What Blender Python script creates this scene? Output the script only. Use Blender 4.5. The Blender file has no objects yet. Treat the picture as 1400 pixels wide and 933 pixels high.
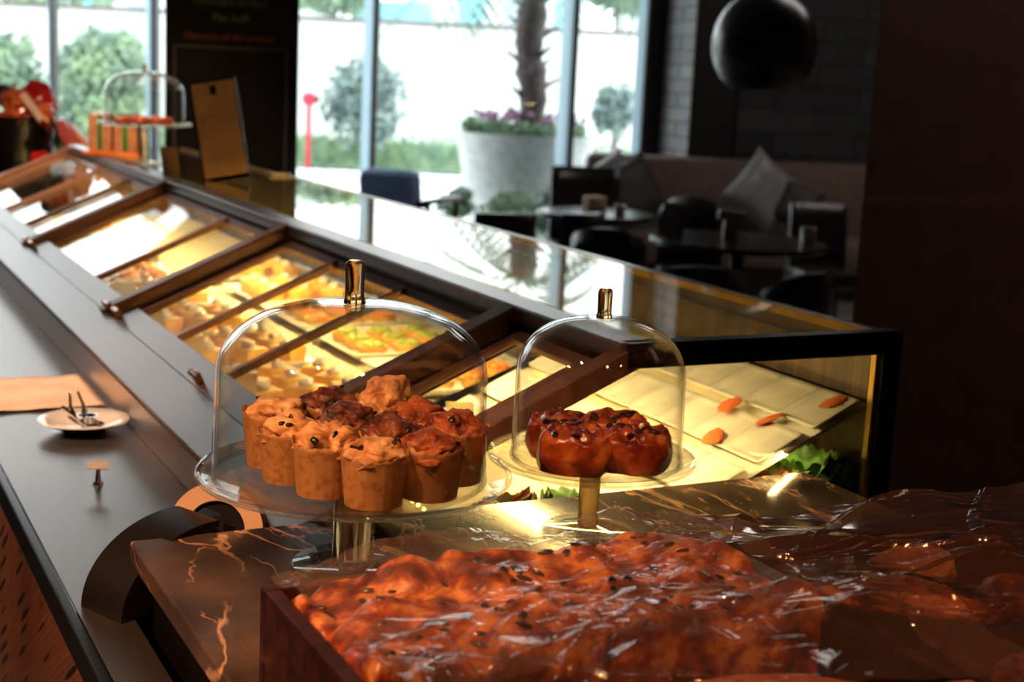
import bpy, bmesh, math, random
import numpy as np
from mathutils import Vector, Matrix, noise, Euler
random.seed(7)
SC = bpy.context.scene
COL = SC.collection
PI = math.pi
R = math.radians

# ------------------------------------------------------------------ camera
FOC, CX, CY = 1950.0, 700.0, 466.5
EYE = 1.5
def _u(v): return v / np.linalg.norm(v)
_nad = np.array([-500., -10500., -FOC]); _up = -_u(_nad)
_v = np.array([-1000., 411.5, -FOC]); _Y = _u(_v - _up * _v.dot(_up)); _X = np.cross(_Y, _up)
ROT = np.array([_X, _Y, _up])            # rows: world axes in camera space
cam = bpy.data.cameras.new('camera'); camo = bpy.data.objects.new('camera', cam); COL.objects.link(camo)
m4 = Matrix([list(ROT[i]) + [0] for i in range(3)] + [[0, 0, 0, 1]])
m4[2][3] = EYE
camo.matrix_world = m4
cam.sensor_width = 36; cam.lens = FOC / 1400 * 36
cam.clip_start = .05; cam.clip_end = 200
cam.dof.use_dof = True; cam.dof.focus_distance = 1.50; cam.dof.aperture_fstop = 6.3
SC.camera = camo
FH = np.array([-ROT[0][2], -ROT[1][2]]); FH /= np.linalg.norm(FH)      # view direction on the floor plan
RH = np.array([FH[1], -FH[0]])
YAW = math.atan2(-FH[0], FH[1])
def ray(px, py): return ROT @ np.array([px - CX, -(py - CY), -FOC])
def W(px, py, d):                         # point of the place seen at px, py and d metres ahead
    r = ray(px, py); t = d / (r[:2] @ FH); p = r * t
    return Vector((p[0], p[1], p[2] + EYE))
def Z(px, py, z):                         # point of the plane at height z
    r = ray(px, py); t = (z - EYE) / r[2]; p = r * t
    return Vector((p[0], p[1], z))
def G(r, d, z=0.):                        # room frame: r to the right, d ahead
    p = RH * r + FH * d
    return Vector((p[0], p[1], z))

# ------------------------------------------------------------------ colour management, world, light
vs = SC.view_settings
vs.view_transform = 'Standard'; vs.look = 'None'; vs.gamma = 1; vs.use_curve_mapping = False; vs.exposure = 0.0
SC.cycles.transparent_max_bounces = 40
SC.cycles.max_bounces = 10; SC.cycles.glossy_bounces = 6; SC.cycles.transmission_bounces = 10; SC.cycles.diffuse_bounces = 4
SC.cycles.caustics_reflective = False; SC.cycles.caustics_refractive = False
SC.cycles.sample_clamp_indirect = 8
SC.cycles.blur_glossy = 0.5
w = bpy.data.worlds.new('sky'); SC.world = w; w.use_nodes = True
nt = w.node_tree; bg = nt.nodes['Background']
tc = nt.nodes.new('ShaderNodeTexCoord'); sp = nt.nodes.new('ShaderNodeSeparateXYZ'); rp = nt.nodes.new('ShaderNodeValToRGB')
nt.links.new(tc.outputs['Generated'], sp.inputs[0]); nt.links.new(sp.outputs['Z'], rp.inputs[0]); nt.links.new(rp.outputs[0], bg.inputs[0])
rp.color_ramp.elements[0].color = (.95, .98, 1, 1); rp.color_ramp.elements[1].color = (.80, .92, 1, 1)
bg.inputs[1].default_value = 4.2

def spot(name, loc, target, power, color, angle=60, blend=.6, radius=.03):
    l = bpy.data.lights.new(name, 'SPOT'); o = bpy.data.objects.new(name, l); COL.objects.link(o)
    l.energy = power; l.color = color; l.spot_size = R(angle); l.spot_blend = blend; l.shadow_soft_size = radius
    o.location = loc; o.rotation_euler = (Vector(target) - Vector(loc)).to_track_quat('-Z', 'Y').to_euler()
    return o
def area(name, loc, target, power, color, sx, sy):
    l = bpy.data.lights.new(name, 'AREA'); o = bpy.data.objects.new(name, l); COL.objects.link(o)
    l.energy = power; l.color = color; l.shape = 'RECTANGLE'; l.size = sx; l.size_y = sy
    o.location = loc; o.rotation_euler = (Vector(target) - Vector(loc)).to_track_quat('-Z', 'Y').to_euler()
    return o
WARM = (1, .47, .19)
spot('downlight_counter', (-.55, .75, 2.75), (.47, 1.40, 1.02), 120, WARM, 30, .7)
spot('downlight_bread', (.25, -.15, 2.75), (.62, 1.0, .97), 52, (1, .42, .17), 36, .7)
spot('downlight_work', (-.75, 2.1, 2.75), (.36, 2.45, .89), 330, (1, .56, .33), 26, .8)
spot('downlight_bench', (-1.3, 1.0, 2.55), (.28, 1.4, .6), 260, (1, .46, .24), 40, .8)
spot('downlight_rail', (-.3, 3.2, 2.75), (.6, 3.3, .89), 60, (1, .55, .34), 50, .8)
spot('downlight_far', (.1, 3.6, 2.75), (.95, 5.2, 1.2), 260, (1, .58, .36), 38, .8)
spot('downlight_wall', tuple(G(2.0, 4.0, 2.9)), tuple(G(2.2, 4.4, 2.3)), 22, (1, .40, .24), 90, .9)
# warm strips that run inside the display case
CASE_Y0, CASE_Y1 = 1.55, 5.62
TOPZ = 1.162
for k, (ya, yb) in enumerate(((1.58, 2.9), (2.95, 4.2), (4.25, 5.55))):
    area('case_light', (1.02, (ya + yb) / 2, TOPZ - .045), (1.06, (ya + yb) / 2, .8), (9.0 if k == 0 else 11.5) * (yb - ya), (1, .70, .27), yb - ya, .03)
area('case_light', (1.27, 1.585, .992), (1.25, 1.61, .90), .28, (1, .66, .24), .18, .012)  # small strip lamp added under the rack to brighten the lettuce
spot('crate_fill', (.9, -.2, 2.75), (1.0, .85, 1.0), 34, (1, .44, .20), 34, .8)  # second spot added to brighten the right crate
area('room_fill', G(2.6, 8.6, 3.35), G(2.6, 8.6, 0), 24, (1, .90, .82), 2.2, 1.2)  # area fill added to lift the dark dining room
area('room_fill', G(2.3, 2.2, 3.0), G(2.9, 4.4, 1.2), 9, (1, .62, .48), 1.2, .8)  # area fill added on the near side to brighten the partition
portal = area('window_daylight', G(-2.9, 11.55, 1.75), G(-2.9, 5, 1.75), 1, (1, 1, 1), 8.4, 3.45)
portal.data.cycles.is_portal = True

# ------------------------------------------------------------------ materials
def nodes(name):
    m = bpy.data.materials.new(name); m.use_nodes = True
    t = m.node_tree; b = t.nodes['Principled BSDF']
    return m, t, b
def N(t, kind, **kw):
    n = t.nodes.new(kind)
    for k, v in kw.items(): setattr(n, k, v)
    return n
def pm(name, col, rough=.5, metal=0., spec=.5, noise_scale=0, col2=None, bump=0., bump_scale=40, coat=0., detail=4, thresh=(.4, .6), aniso=None):
    m, t, b = nodes(name)
    b.inputs['Base Color'].default_value = (*col, 1); b.inputs['Roughness'].default_value = rough
    b.inputs['Metallic'].default_value = metal; b.inputs['Specular IOR Level'].default_value = spec
    b.inputs['Coat Weight'].default_value = coat; b.inputs['Coat Roughness'].default_value = .08
    tc = N(t, 'ShaderNodeTexCoord')
    mp = N(t, 'ShaderNodeMapping'); t.links.new(tc.outputs['Object'], mp.inputs[0])
    if aniso: mp.inputs['Scale'].default_value = aniso
    if col2 is None and not noise_scale: noise_scale, col2 = 12, tuple(c * .82 for c in col)
    if noise_scale:
        n = N(t, 'ShaderNodeTexNoise'); n.inputs['Scale'].default_value = noise_scale; n.inputs['Detail'].default_value = detail
        t.links.new(mp.outputs[0], n.inputs['Vector'])
        r = N(t, 'ShaderNodeValToRGB'); r.color_ramp.elements[0].position = thresh[0]; r.color_ramp.elements[1].position = thresh[1]
        r.color_ramp.elements[0].color = (*col, 1); r.color_ramp.elements[1].color = (*(col2 or col), 1)
        t.links.new(n.outputs['Fac'], r.inputs[0]); t.links.new(r.outputs[0], b.inputs['Base Color'])
    if bump:
        n = N(t, 'ShaderNodeTexNoise'); n.inputs['Scale'].default_value = bump_scale; n.inputs['Detail'].default_value = 5
        t.links.new(mp.outputs[0], n.inputs['Vector'])
        bp = N(t, 'ShaderNodeBump'); bp.inputs['Strength'].default_value = bump; bp.inputs['Distance'].default_value = .01
        t.links.new(n.outputs['Fac'], bp.inputs['Height']); t.links.new(bp.outputs[0], b.inputs['Normal'])
    return m
def thin_glass(name, tint=(1, 1, 1), base=.04, gain=.96, rough=.0, milk=0., milk_col=(1, 1, 1), bump=0., bump_scale=20, power=5.):
    """uncoloured light passes straight through; the sheen follows Schlick's law"""
    m = bpy.data.materials.new(name); m.use_nodes = True; t = m.node_tree; t.nodes.clear()
    out = N(t, 'ShaderNodeOutputMaterial'); tr = N(t, 'ShaderNodeBsdfTransparent'); gl = N(t, 'ShaderNodeBsdfGlossy')
    tr.inputs[0].default_value = (*tint, 1); gl.inputs['Roughness'].default_value = rough
    lw = N(t, 'ShaderNodeLayerWeight'); lw.inputs['Blend'].default_value = .5
    pw = N(t, 'ShaderNodeMath', operation='POWER'); pw.inputs[1].default_value = power
    ma = N(t, 'ShaderNodeMath', operation='MULTIPLY_ADD'); ma.inputs[1].default_value = gain; ma.inputs[2].default_value = base
    ma.use_clamp = True
    mx = N(t, 'ShaderNodeMixShader')
    t.links.new(lw.outputs['Facing'], pw.inputs[0]); t.links.new(pw.outputs[0], ma.inputs[0]); t.links.new(ma.outputs[0], mx.inputs[0])
    last = tr
    if milk:
        df = N(t, 'ShaderNodeBsdfDiffuse'); df.inputs[0].default_value = (*milk_col, 1)
        m2 = N(t, 'ShaderNodeMixShader'); m2.inputs[0].default_value = milk
        t.links.new(tr.outputs[0], m2.inputs[1]); t.links.new(df.outputs[0], m2.inputs[2]); last = m2
    t.links.new(last.outputs[0], mx.inputs[1]); t.links.new(gl.outputs[0], mx.inputs[2]); t.links.new(mx.outputs[0], out.inputs[0])
    if bump:
        tc = N(t, 'ShaderNodeTexCoord'); n = N(t, 'ShaderNodeTexNoise'); n.inputs['Scale'].default_value = bump_scale; n.inputs['Detail'].default_value = 3
        t.links.new(tc.outputs['Object'], n.inputs['Vector'])
        bp = N(t, 'ShaderNodeBump'); bp.inputs['Strength'].default_value = bump; bp.inputs['Distance'].default_value = .01
        t.links.new(n.outputs['Fac'], bp.inputs['Height']); t.links.new(bp.outputs[0], gl.inputs['Normal']); t.links.new(bp.outputs[0], lw.inputs['Normal'])
    return m
def solid_glass(name, col=(1, 1, 1), rough=0., ior=1.5):
    m = bpy.data.materials.new(name); m.use_nodes = True; t = m.node_tree; t.nodes.clear()
    out = N(t, 'ShaderNodeOutputMaterial'); g = N(t, 'ShaderNodeBsdfGlass')
    g.inputs['Color'].default_value = (*col, 1); g.inputs['Roughness'].default_value = rough; g.inputs['IOR'].default_value = ior
    t.links.new(g.outputs[0], out.inputs[0]); return m
def soft_glass(name, col, part=.4, ior=1.5):
    '''clear glass: partly refracting, partly letting light straight through'''
    m = bpy.data.materials.new(name); m.use_nodes = True; t = m.node_tree; t.nodes.clear()
    out = N(t, 'ShaderNodeOutputMaterial'); g = N(t, 'ShaderNodeBsdfGlass'); tr = N(t, 'ShaderNodeBsdfTransparent'); mx = N(t, 'ShaderNodeMixShader')
    g.inputs['Color'].default_value = (*col, 1); g.inputs['Roughness'].default_value = 0; g.inputs['IOR'].default_value = ior
    tr.inputs[0].default_value = (*col, 1); mx.inputs[0].default_value = part
    t.links.new(tr.outputs[0], mx.inputs[1]); t.links.new(g.outputs[0], mx.inputs[2]); t.links.new(mx.outputs[0], out.inputs[0]); return m
def emit(name, col, s):
    m = bpy.data.materials.new(name); m.use_nodes = True; t = m.node_tree; t.nodes.clear()
    out = N(t, 'ShaderNodeOutputMaterial'); e = N(t, 'ShaderNodeEmission'); e.inputs[0].default_value = (*col, 1); e.inputs[1].default_value = s
    t.links.new(e.outputs[0], out.inputs[0]); return m
def marble_mat():
    m, t, b = nodes('dark_marble'); b.inputs['Roughness'].default_value = .13; b.inputs['Specular IOR Level'].default_value = .55
    tc = N(t, 'ShaderNodeTexCoord')
    base = None
    n0 = N(t, 'ShaderNodeTexNoise'); n0.inputs['Scale'].default_value = 7; n0.inputs['Detail'].default_value = 5
    t.links.new(tc.outputs['Object'], n0.inputs['Vector'])
    r0 = N(t, 'ShaderNodeValToRGB'); r0.color_ramp.elements[0].color = (.030, .022, .018, 1); r0.color_ramp.elements[1].color = (.12, .080, .060, 1)  # lighter brown tone stands in for reflections on the polished top
    r0.color_ramp.elements[0].position = .4; r0.color_ramp.elements[1].position = .7
    t.links.new(n0.outputs['Fac'], r0.inputs[0])
    def vein(scale, width, rot, dist):
        mp = N(t, 'ShaderNodeMapping'); mp.inputs['Rotation'].default_value = (0, 0, rot); mp.inputs['Scale'].default_value = (1, .38, 1)
        n = N(t, 'ShaderNodeTexNoise'); n.inputs['Scale'].default_value = scale; n.inputs['Detail'].default_value = 6; n.inputs['Distortion'].default_value = dist
        t.links.new(tc.outputs['Object'], mp.inputs[0]); t.links.new(mp.outputs[0], n.inputs['Vector'])
        s = N(t, 'ShaderNodeMath', operation='SUBTRACT'); s.inputs[1].default_value = .5
        a = N(t, 'ShaderNodeMath', operation='ABSOLUTE'); l = N(t, 'ShaderNodeMapRange'); l.inputs[1].default_value = 0; l.inputs[2].default_value = width
        l.inputs[3].default_value = 1; l.inputs[4].default_value = 0
        n2 = N(t, 'ShaderNodeTexNoise'); n2.inputs['Scale'].default_value = scale * .8
        t.links.new(tc.outputs['Object'], n2.inputs['Vector'])
        r2 = N(t, 'ShaderNodeMapRange'); r2.inputs[1].default_value = .42; r2.inputs[2].default_value = .56
        mu = N(t, 'ShaderNodeMath', operation='MULTIPLY')
        t.links.new(n.outputs['Fac'], s.inputs[0]); t.links.new(s.outputs[0], a.inputs[0]); t.links.new(a.outputs[0], l.inputs[0])
        t.links.new(n2.outputs['Fac'], r2.inputs[0]); t.links.new(l.outputs[0], mu.inputs[0]); t.links.new(r2.outputs[0], mu.inputs[1])
        return mu
    v1 = vein(6.0, .011, .9, .35); v2 = vein(12, .009, 2.2, .3)
    mxm = N(t, 'ShaderNodeMath', operation='MAXIMUM'); t.links.new(v1.outputs[0], mxm.inputs[0]); t.links.new(v2.outputs[0], mxm.inputs[1])
    mx = N(t, 'ShaderNodeMixRGB'); mx.inputs[2].default_value = (.55, .33, .19, 1)
    t.links.new(mxm.outputs[0], mx.inputs[0]); t.links.new(r0.outputs[0], mx.inputs[1]); t.links.new(mx.outputs[0], b.inputs['Base Color'])
    return m
def steel_mat(name, col, rough, axis_scale=(2, 120, 40)):
    m, t, b = nodes(name); b.inputs['Metallic'].default_value = 1; b.inputs['Base Color'].default_value = (*col, 1)
    tc = N(t, 'ShaderNodeTexCoord'); mp = N(t, 'ShaderNodeMapping'); mp.inputs['Scale'].default_value = axis_scale
    n = N(t, 'ShaderNodeTexNoise'); n.inputs['Scale'].default_value = 3; n.inputs['Detail'].default_value = 3
    t.links.new(tc.outputs['Object'], mp.inputs[0]); t.links.new(mp.outputs[0], n.inputs['Vector'])
    mr = N(t, 'ShaderNodeMapRange'); mr.inputs[3].default_value = rough * .94; mr.inputs[4].default_value = rough * 1.06
    t.links.new(n.outputs['Fac'], mr.inputs[0]); t.links.new(mr.outputs[0], b.inputs['Roughness'])
    return m
def bread_mat(name, c1, c2, c3, rough=.35, scale=28, coat=.3):
    m, t, b = nodes(name); b.inputs['Roughness'].default_value = rough; b.inputs['Coat Weight'].default_value = coat; b.inputs['Coat Roughness'].default_value = .12
    tc = N(t, 'ShaderNodeTexCoord'); n = N(t, 'ShaderNodeTexNoise'); n.inputs['Scale'].default_value = scale; n.inputs['Detail'].default_value = 6
    t.links.new(tc.outputs['Object'], n.inputs['Vector'])
    r = N(t, 'ShaderNodeValToRGB'); e = r.color_ramp.elements
    e[0].position = .36; e[0].color = (*c1, 1); e[1].position = .64; e[1].color = (*c3, 1)
    x = e.new(.5); x.color = (*c2, 1)
    t.links.new(n.outputs['Fac'], r.inputs[0]); t.links.new(r.outputs[0], b.inputs['Base Color'])
    n2 = N(t, 'ShaderNodeTexNoise'); n2.inputs['Scale'].default_value = scale * 5; n2.inputs['Detail'].default_value = 4
    t.links.new(tc.outputs['Object'], n2.inputs['Vector'])
    bp = N(t, 'ShaderNodeBump'); bp.inputs['Strength'].default_value = .5; bp.inputs['Distance'].default_value = .003
    t.links.new(n2.outputs['Fac'], bp.inputs['Height']); t.links.new(bp.outputs[0], b.inputs['Normal'])
    return m
def slate_mat(name, c1, c2, brick=(.55, .12), mortar=(.01, .01, .01), rough=.55):
    m, t, b = nodes(name); b.inputs['Roughness'].default_value = rough
    tc = N(t, 'ShaderNodeTexCoord'); mp = N(t, 'ShaderNodeMapping'); mp.inputs['Rotation'].default_value = (R(90), 0, 0)
    br = N(t, 'ShaderNodeTexBrick'); br.inputs['Color1'].default_value = (*c1, 1); br.inputs['Color2'].default_value = (*c2, 1)
    br.inputs['Mortar'].default_value = (*mortar, 1); br.inputs['Scale'].default_value = 1
    br.inputs['Brick Width'].default_value = brick[0]; br.inputs['Row Height'].default_value = brick[1]; br.inputs['Mortar Size'].default_value = .006
    n = N(t, 'ShaderNodeTexNoise'); n.inputs['Scale'].default_value = 9
    mx = N(t, 'ShaderNodeMixRGB', blend_type='MULTIPLY'); mx.inputs[0].default_value = .7
    t.links.new(tc.outputs['Object'], mp.inputs[0]); t.links.new(mp.outputs[0], br.inputs['Vector']); t.links.new(tc.outputs['Object'], n.inputs['Vector'])
    t.links.new(br.outputs['Color'], mx.inputs[1]); t.links.new(n.outputs['Color'], mx.inputs[2]); t.links.new(mx.outputs[0], b.inputs['Base Color'])
    bp = N(t, 'ShaderNodeBump'); bp.inputs['Strength'].default_value = .6; t.links.new(br.outputs['Fac'], bp.inputs['Height']); t.links.new(bp.outputs[0], b.inputs['Normal'])
    return m
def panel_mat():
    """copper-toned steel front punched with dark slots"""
    m, t, b = nodes('painted_mat_reflection'); b.inputs['Roughness'].default_value = .3; b.inputs['Metallic'].default_value = .55
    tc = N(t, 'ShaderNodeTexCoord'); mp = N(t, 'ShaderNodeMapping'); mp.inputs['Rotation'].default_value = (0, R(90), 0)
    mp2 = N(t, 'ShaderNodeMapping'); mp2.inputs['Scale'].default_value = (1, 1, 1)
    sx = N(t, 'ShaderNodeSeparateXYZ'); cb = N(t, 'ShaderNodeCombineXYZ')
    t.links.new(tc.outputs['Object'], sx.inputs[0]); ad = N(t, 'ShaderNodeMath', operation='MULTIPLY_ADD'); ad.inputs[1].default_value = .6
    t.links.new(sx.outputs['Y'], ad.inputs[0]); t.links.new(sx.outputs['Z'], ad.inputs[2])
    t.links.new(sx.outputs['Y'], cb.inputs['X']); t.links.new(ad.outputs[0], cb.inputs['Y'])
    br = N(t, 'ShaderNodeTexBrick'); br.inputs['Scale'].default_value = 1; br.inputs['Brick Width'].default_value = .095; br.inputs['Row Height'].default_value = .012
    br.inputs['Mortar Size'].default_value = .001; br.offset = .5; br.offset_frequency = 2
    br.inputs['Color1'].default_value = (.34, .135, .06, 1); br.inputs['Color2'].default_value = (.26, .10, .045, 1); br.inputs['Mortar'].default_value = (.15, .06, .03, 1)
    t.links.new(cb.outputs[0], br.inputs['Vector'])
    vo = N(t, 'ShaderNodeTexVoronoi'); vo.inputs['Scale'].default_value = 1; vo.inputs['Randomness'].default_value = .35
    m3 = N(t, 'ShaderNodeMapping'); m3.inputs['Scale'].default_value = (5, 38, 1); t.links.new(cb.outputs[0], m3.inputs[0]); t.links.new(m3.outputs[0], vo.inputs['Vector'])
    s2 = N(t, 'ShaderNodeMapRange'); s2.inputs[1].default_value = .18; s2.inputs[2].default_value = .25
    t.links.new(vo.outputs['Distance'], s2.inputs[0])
    mx = N(t, 'ShaderNodeMixRGB'); mx.inputs[1].default_value = (.02, .012, .01, 1)  # dark dashes of the mirrored mat, painted into the colour
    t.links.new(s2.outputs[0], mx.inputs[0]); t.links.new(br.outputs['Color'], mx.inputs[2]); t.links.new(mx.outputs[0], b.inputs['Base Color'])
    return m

M = {}
M['marble'] = marble_mat()
M['steel'] = steel_mat('brushed_steel', (.56, .50, .47), .34, (200, 3, 200))
M['steel_dark'] = steel_mat('rail_steel', (.60, .55, .54), .36, (200, 3, 200))
M['copper_steel'] = pm('bronze_frame', (.34, .19, .13), .38, metal=.45)
M['black'] = pm('black_lacquer', (.006, .005, .005), .25)
M['black_matte'] = pm('matte_black', (.012, .010, .010), .55)
M['blk_plastic'] = pm('black_plastic', (.007, .006, .006), .42, spec=.3)
M['case_glass'] = thin_glass('case_glass', (.985, .985, .94))
M['top_glass'] = thin_glass('case_top_glass', (.93, .93, .84), base=.06)
M['dome_glass'] = thin_glass('dome_glass', (.985, .985, .98), base=.06, gain=.92, bump=.16, bump_scale=9, power=4.4)
M['window_glass'] = thin_glass('window_glass', (.97, .99, .98))
M['glass'] = soft_glass('clear_glass', (.97, .98, .95), .45)
M['smoke_glass'] = solid_glass('bronze_glass', (.80, .66, .48))
M['brass'] = pm('brass', (.75, .42, .22), .25, metal=1)
M['chrome'] = pm('chrome', (.8, .8, .8), .12, metal=1)
M['gold'] = pm('gold_trim', (.75, .50, .14), .3, metal=.5)
M['cream'] = pm('case_lining', (.74, .66, .46), .4)
M['reed'] = pm('reeded_brown_lining', (.11, .065, .03), .35, noise_scale=1, col2=(.045, .025, .013), aniso=(1, 60, 1))
M['white'] = pm('white_porcelain', (.80, .78, .72), .18, coat=.4)
M['paper'] = pm('baking_paper', (.85, .66, .50), .75)
M['kraft'] = pm('kraft_paper', (.62, .41, .26), .7)
M['wrapper'] = pm('muffin_paper', (.47, .235, .075), .55, noise_scale=110, col2=(.33, .13, .035), thresh=(.5, .66), coat=.25)
M['muf_light'] = bread_mat('golden_crumb', (.30, .10, .025), (.68, .34, .12), (.85, .55, .26), .5, 34, .05)
M['muf_red'] = bread_mat('red_brown_crust', (.13, .025, .008), (.36, .085, .022), (.50, .16, .05), .5, 40, .05)
M['muf_dark'] = bread_mat('dark_chocolate_crust', (.035, .010, .005), (.14, .035, .014), (.27, .075, .028), .5, 40, .05)
M['focaccia'] = bread_mat('glazed_bread_crust', (.075, .012, .005), (.31, .060, .018), (.72, .29, .085), .3, 38, .5)
M['bread_side'] = bread_mat('bread_side', (.45, .18, .04), (.62, .30, .08), (.70, .40, .14), .5, 30, .1)
M['bun'] = bread_mat('sticky_bun_glaze', (.17, .022, .005), (.42, .080, .014), (.72, .22, .05), .20, 26, .7)
M['raisin'] = pm('raisin', (.016, .007, .005), .28, coat=.5)
M['crate'] = pm('dark_red_lacquered_wood', (.045, .010, .007), .3, noise_scale=5, col2=(.018, .005, .004), aniso=(1, 14, 14), coat=.3)
M['bag'] = thin_glass('plastic_film', (.97, .94, .91), base=.055, gain=.7, rough=.05, milk=.06, milk_col=(.75, .5, .4), power=5.0, bump=.03, bump_scale=60)
M['bag_dull'] = thin_glass('dull_plastic_film', (.86, .74, .68), base=.10, gain=1.6, rough=.09, milk=.12, milk_col=(.50, .25, .19), power=4.0, bump=.04, bump_scale=45)
M['crust'] = bread_mat('floury_crust', (.42, .12, .04), (.62, .22, .08), (.75, .42, .24), .7, 60, 0)
M['leaf'] = pm('lettuce_green', (.08, .22, .03), .5, noise_scale=30, col2=(.03, .08, .015))
M['leaf_red'] = pm('red_lettuce', (.26, .06, .03), .4, noise_scale=30, col2=(.10, .10, .03))
M['salmon'] = pm('salmon_piece', (.80, .20, .06), .35)
M['yellow_food'] = pm('yellow_pastry', (.85, .52, .10), .4, noise_scale=20, col2=(.70, .32, .05))
M['orange_food'] = pm('orange_fruit', (.85, .28, .05), .35)
M['green_food'] = pm('green_fruit', (.35, .45, .08), .35)
M['card'] = pm('cream_card', (.78, .62, .30), .7)
M['leather'] = pm('dark_brown_leather', (.028, .018, .017), .30)
M['dark_wood'] = pm('dark_wood', (.025, .013, .009), .22, noise_scale=6, col2=(.012, .007, .005), aniso=(1, 8, 8))
M['red_wood'] = pm('reddish_wood_arm', (.10, .03, .018), .3)
M['blue_cloth'] = pm('blue_upholstery', (.36, .56, .98), .8, bump=.2, bump_scale=200)
M['sofa'] = pm('brown_velvet', (.20, .135, .11), .75, bump=.15, bump_scale=120)
M['silver_cloth'] = pm('silver_satin', (.33, .32, .33), .38)
M['grey_cloth'] = pm('dark_grey_cloth', (.05, .045, .045), .6)
M['floor'] = pm('polished_floor_tiles', (.30, .28, .25), .12, noise_scale=2, col2=(.22, .20, .18))
M['ceiling'] = pm('ceiling_paint', (.20, .17, .16), .7)
M['wall'] = pm('brown_wall', (.075, .042, .034), .55, bump=.15, bump_scale=30)
M['slate'] = slate_mat('slate_wall', (.15, .15, .16), (.07, .07, .075), (.7, .19))
M['slate_shaded'] = slate_mat('shaded_stone', (.010, .009, .009), (.008, .008, .008), (.6, .14))  # near-black copy of the stone, shade of the pier front painted in
M['stone_lit'] = slate_mat('lit_stacked_stone', (.60, .59, .62), (.48, .47, .50), (.4, .11), (.12, .12, .12))  # pale copy of the stone, daylight on the pier side painted in
M['alu'] = pm('pale_aluminium', (.50, .56, .66), .35, metal=.2)
def bright_mullion_mat():
    m = bpy.data.materials.new('translucent_bright_mullion'); m.use_nodes = True; t = m.node_tree; t.nodes.clear()
    out = N(t, 'ShaderNodeOutputMaterial'); a = N(t, 'ShaderNodeBsdfTranslucent'); d = N(t, 'ShaderNodeBsdfDiffuse'); mx = N(t, 'ShaderNodeMixShader')
    a.inputs[0].default_value = (.82, .92, .98, 1); d.inputs[0].default_value = (.55, .60, .66, 1); mx.inputs[0].default_value = .3  # translucent, so sky from behind stands in for glare on the mullion
    t.links.new(a.outputs[0], mx.inputs[1]); t.links.new(d.outputs[0], mx.inputs[2]); t.links.new(mx.outputs[0], out.inputs[0]); return m
M['fin'] = bright_mullion_mat()
M['alu_dark'] = pm('brown_frame_edge', (.045, .035, .026), .5)
M['board'] = pm('blackboard', (.005, .005, .006), .8, spec=.15)
M['chalk'] = pm('grey_chalk', (.20, .19, .18), .9)
M['chalk_red'] = pm('red_chalk', (.22, .04, .04), .9)
M['chalk_line'] = pm('grey_line', (.05, .046, .048), .8)
M['ext_wall'] = pm('whitewashed_garden_wall', (.80, .81, .78), .9)
M['ext_ground'] = pm('pale_paving', (.84, .85, .82), .9, noise_scale=1.2, col2=(.72, .74, .70))
M['kerb'] = pm('white_kerb', (.85, .85, .84), .8)
M['planter'] = pm('white_planter', (.88, .90, .90), .5)
M['hedge'] = pm('hedge_leaves', (.26, .36, .20), .8, noise_scale=5, col2=(.15, .24, .14))
M['bush'] = pm('bush_leaves', (.26, .34, .30), .8, noise_scale=2, col2=(.15, .21, .21))
M['bush_y'] = pm('yellow_green_leaves', (.36, .48, .28), .8, noise_scale=2, col2=(.20, .28, .22))  # pale yellow-green mottled with a darker green
M['frond'] = pm('palm_fronds', (.20, .36, .24), .6)
M['bark'] = pm('palm_bark', (.22, .17, .17), .9, noise_scale=10, col2=(.13, .10, .10), aniso=(1, 1, 3))
M['flower'] = pm('mauve_flowers', (.60, .30, .50), .8)
M['red_paint'] = pm('red_paint', (.55, .02, .05), .5)
M['awning'] = pm('turquoise_awning', (.30, .62, .70), .8)
M['stucco'] = pm('pale_building', (.70, .72, .72), .9)
M['red_foil'] = pm('red_foil', (.60, .015, .02), .22, coat=.6)
M['orange_foil'] = pm('orange_wrapped_biscuits', (.75, .22, .05), .3, noise_scale=25, col2=(.55, .08, .03), coat=.6)
M['pink_foil'] = pm('pink_wrap', (.62, .12, .12), .4)
M['green_ribbon'] = pm('green_ribbon', (.02, .22, .04), .4)
M['box_brown'] = pm('biscuit_box', (.52, .27, .13), .6, noise_scale=30, col2=(.42, .2, .09))
M['orange_tray'] = pm('orange_tray', (.85, .22, .02), .4)
M['led'] = emit('warm_led', (1, .72, .22), 14)
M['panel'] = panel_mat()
M['grey_meal'] = pm('napkin_holder', (.55, .42, .36), .6)

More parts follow.
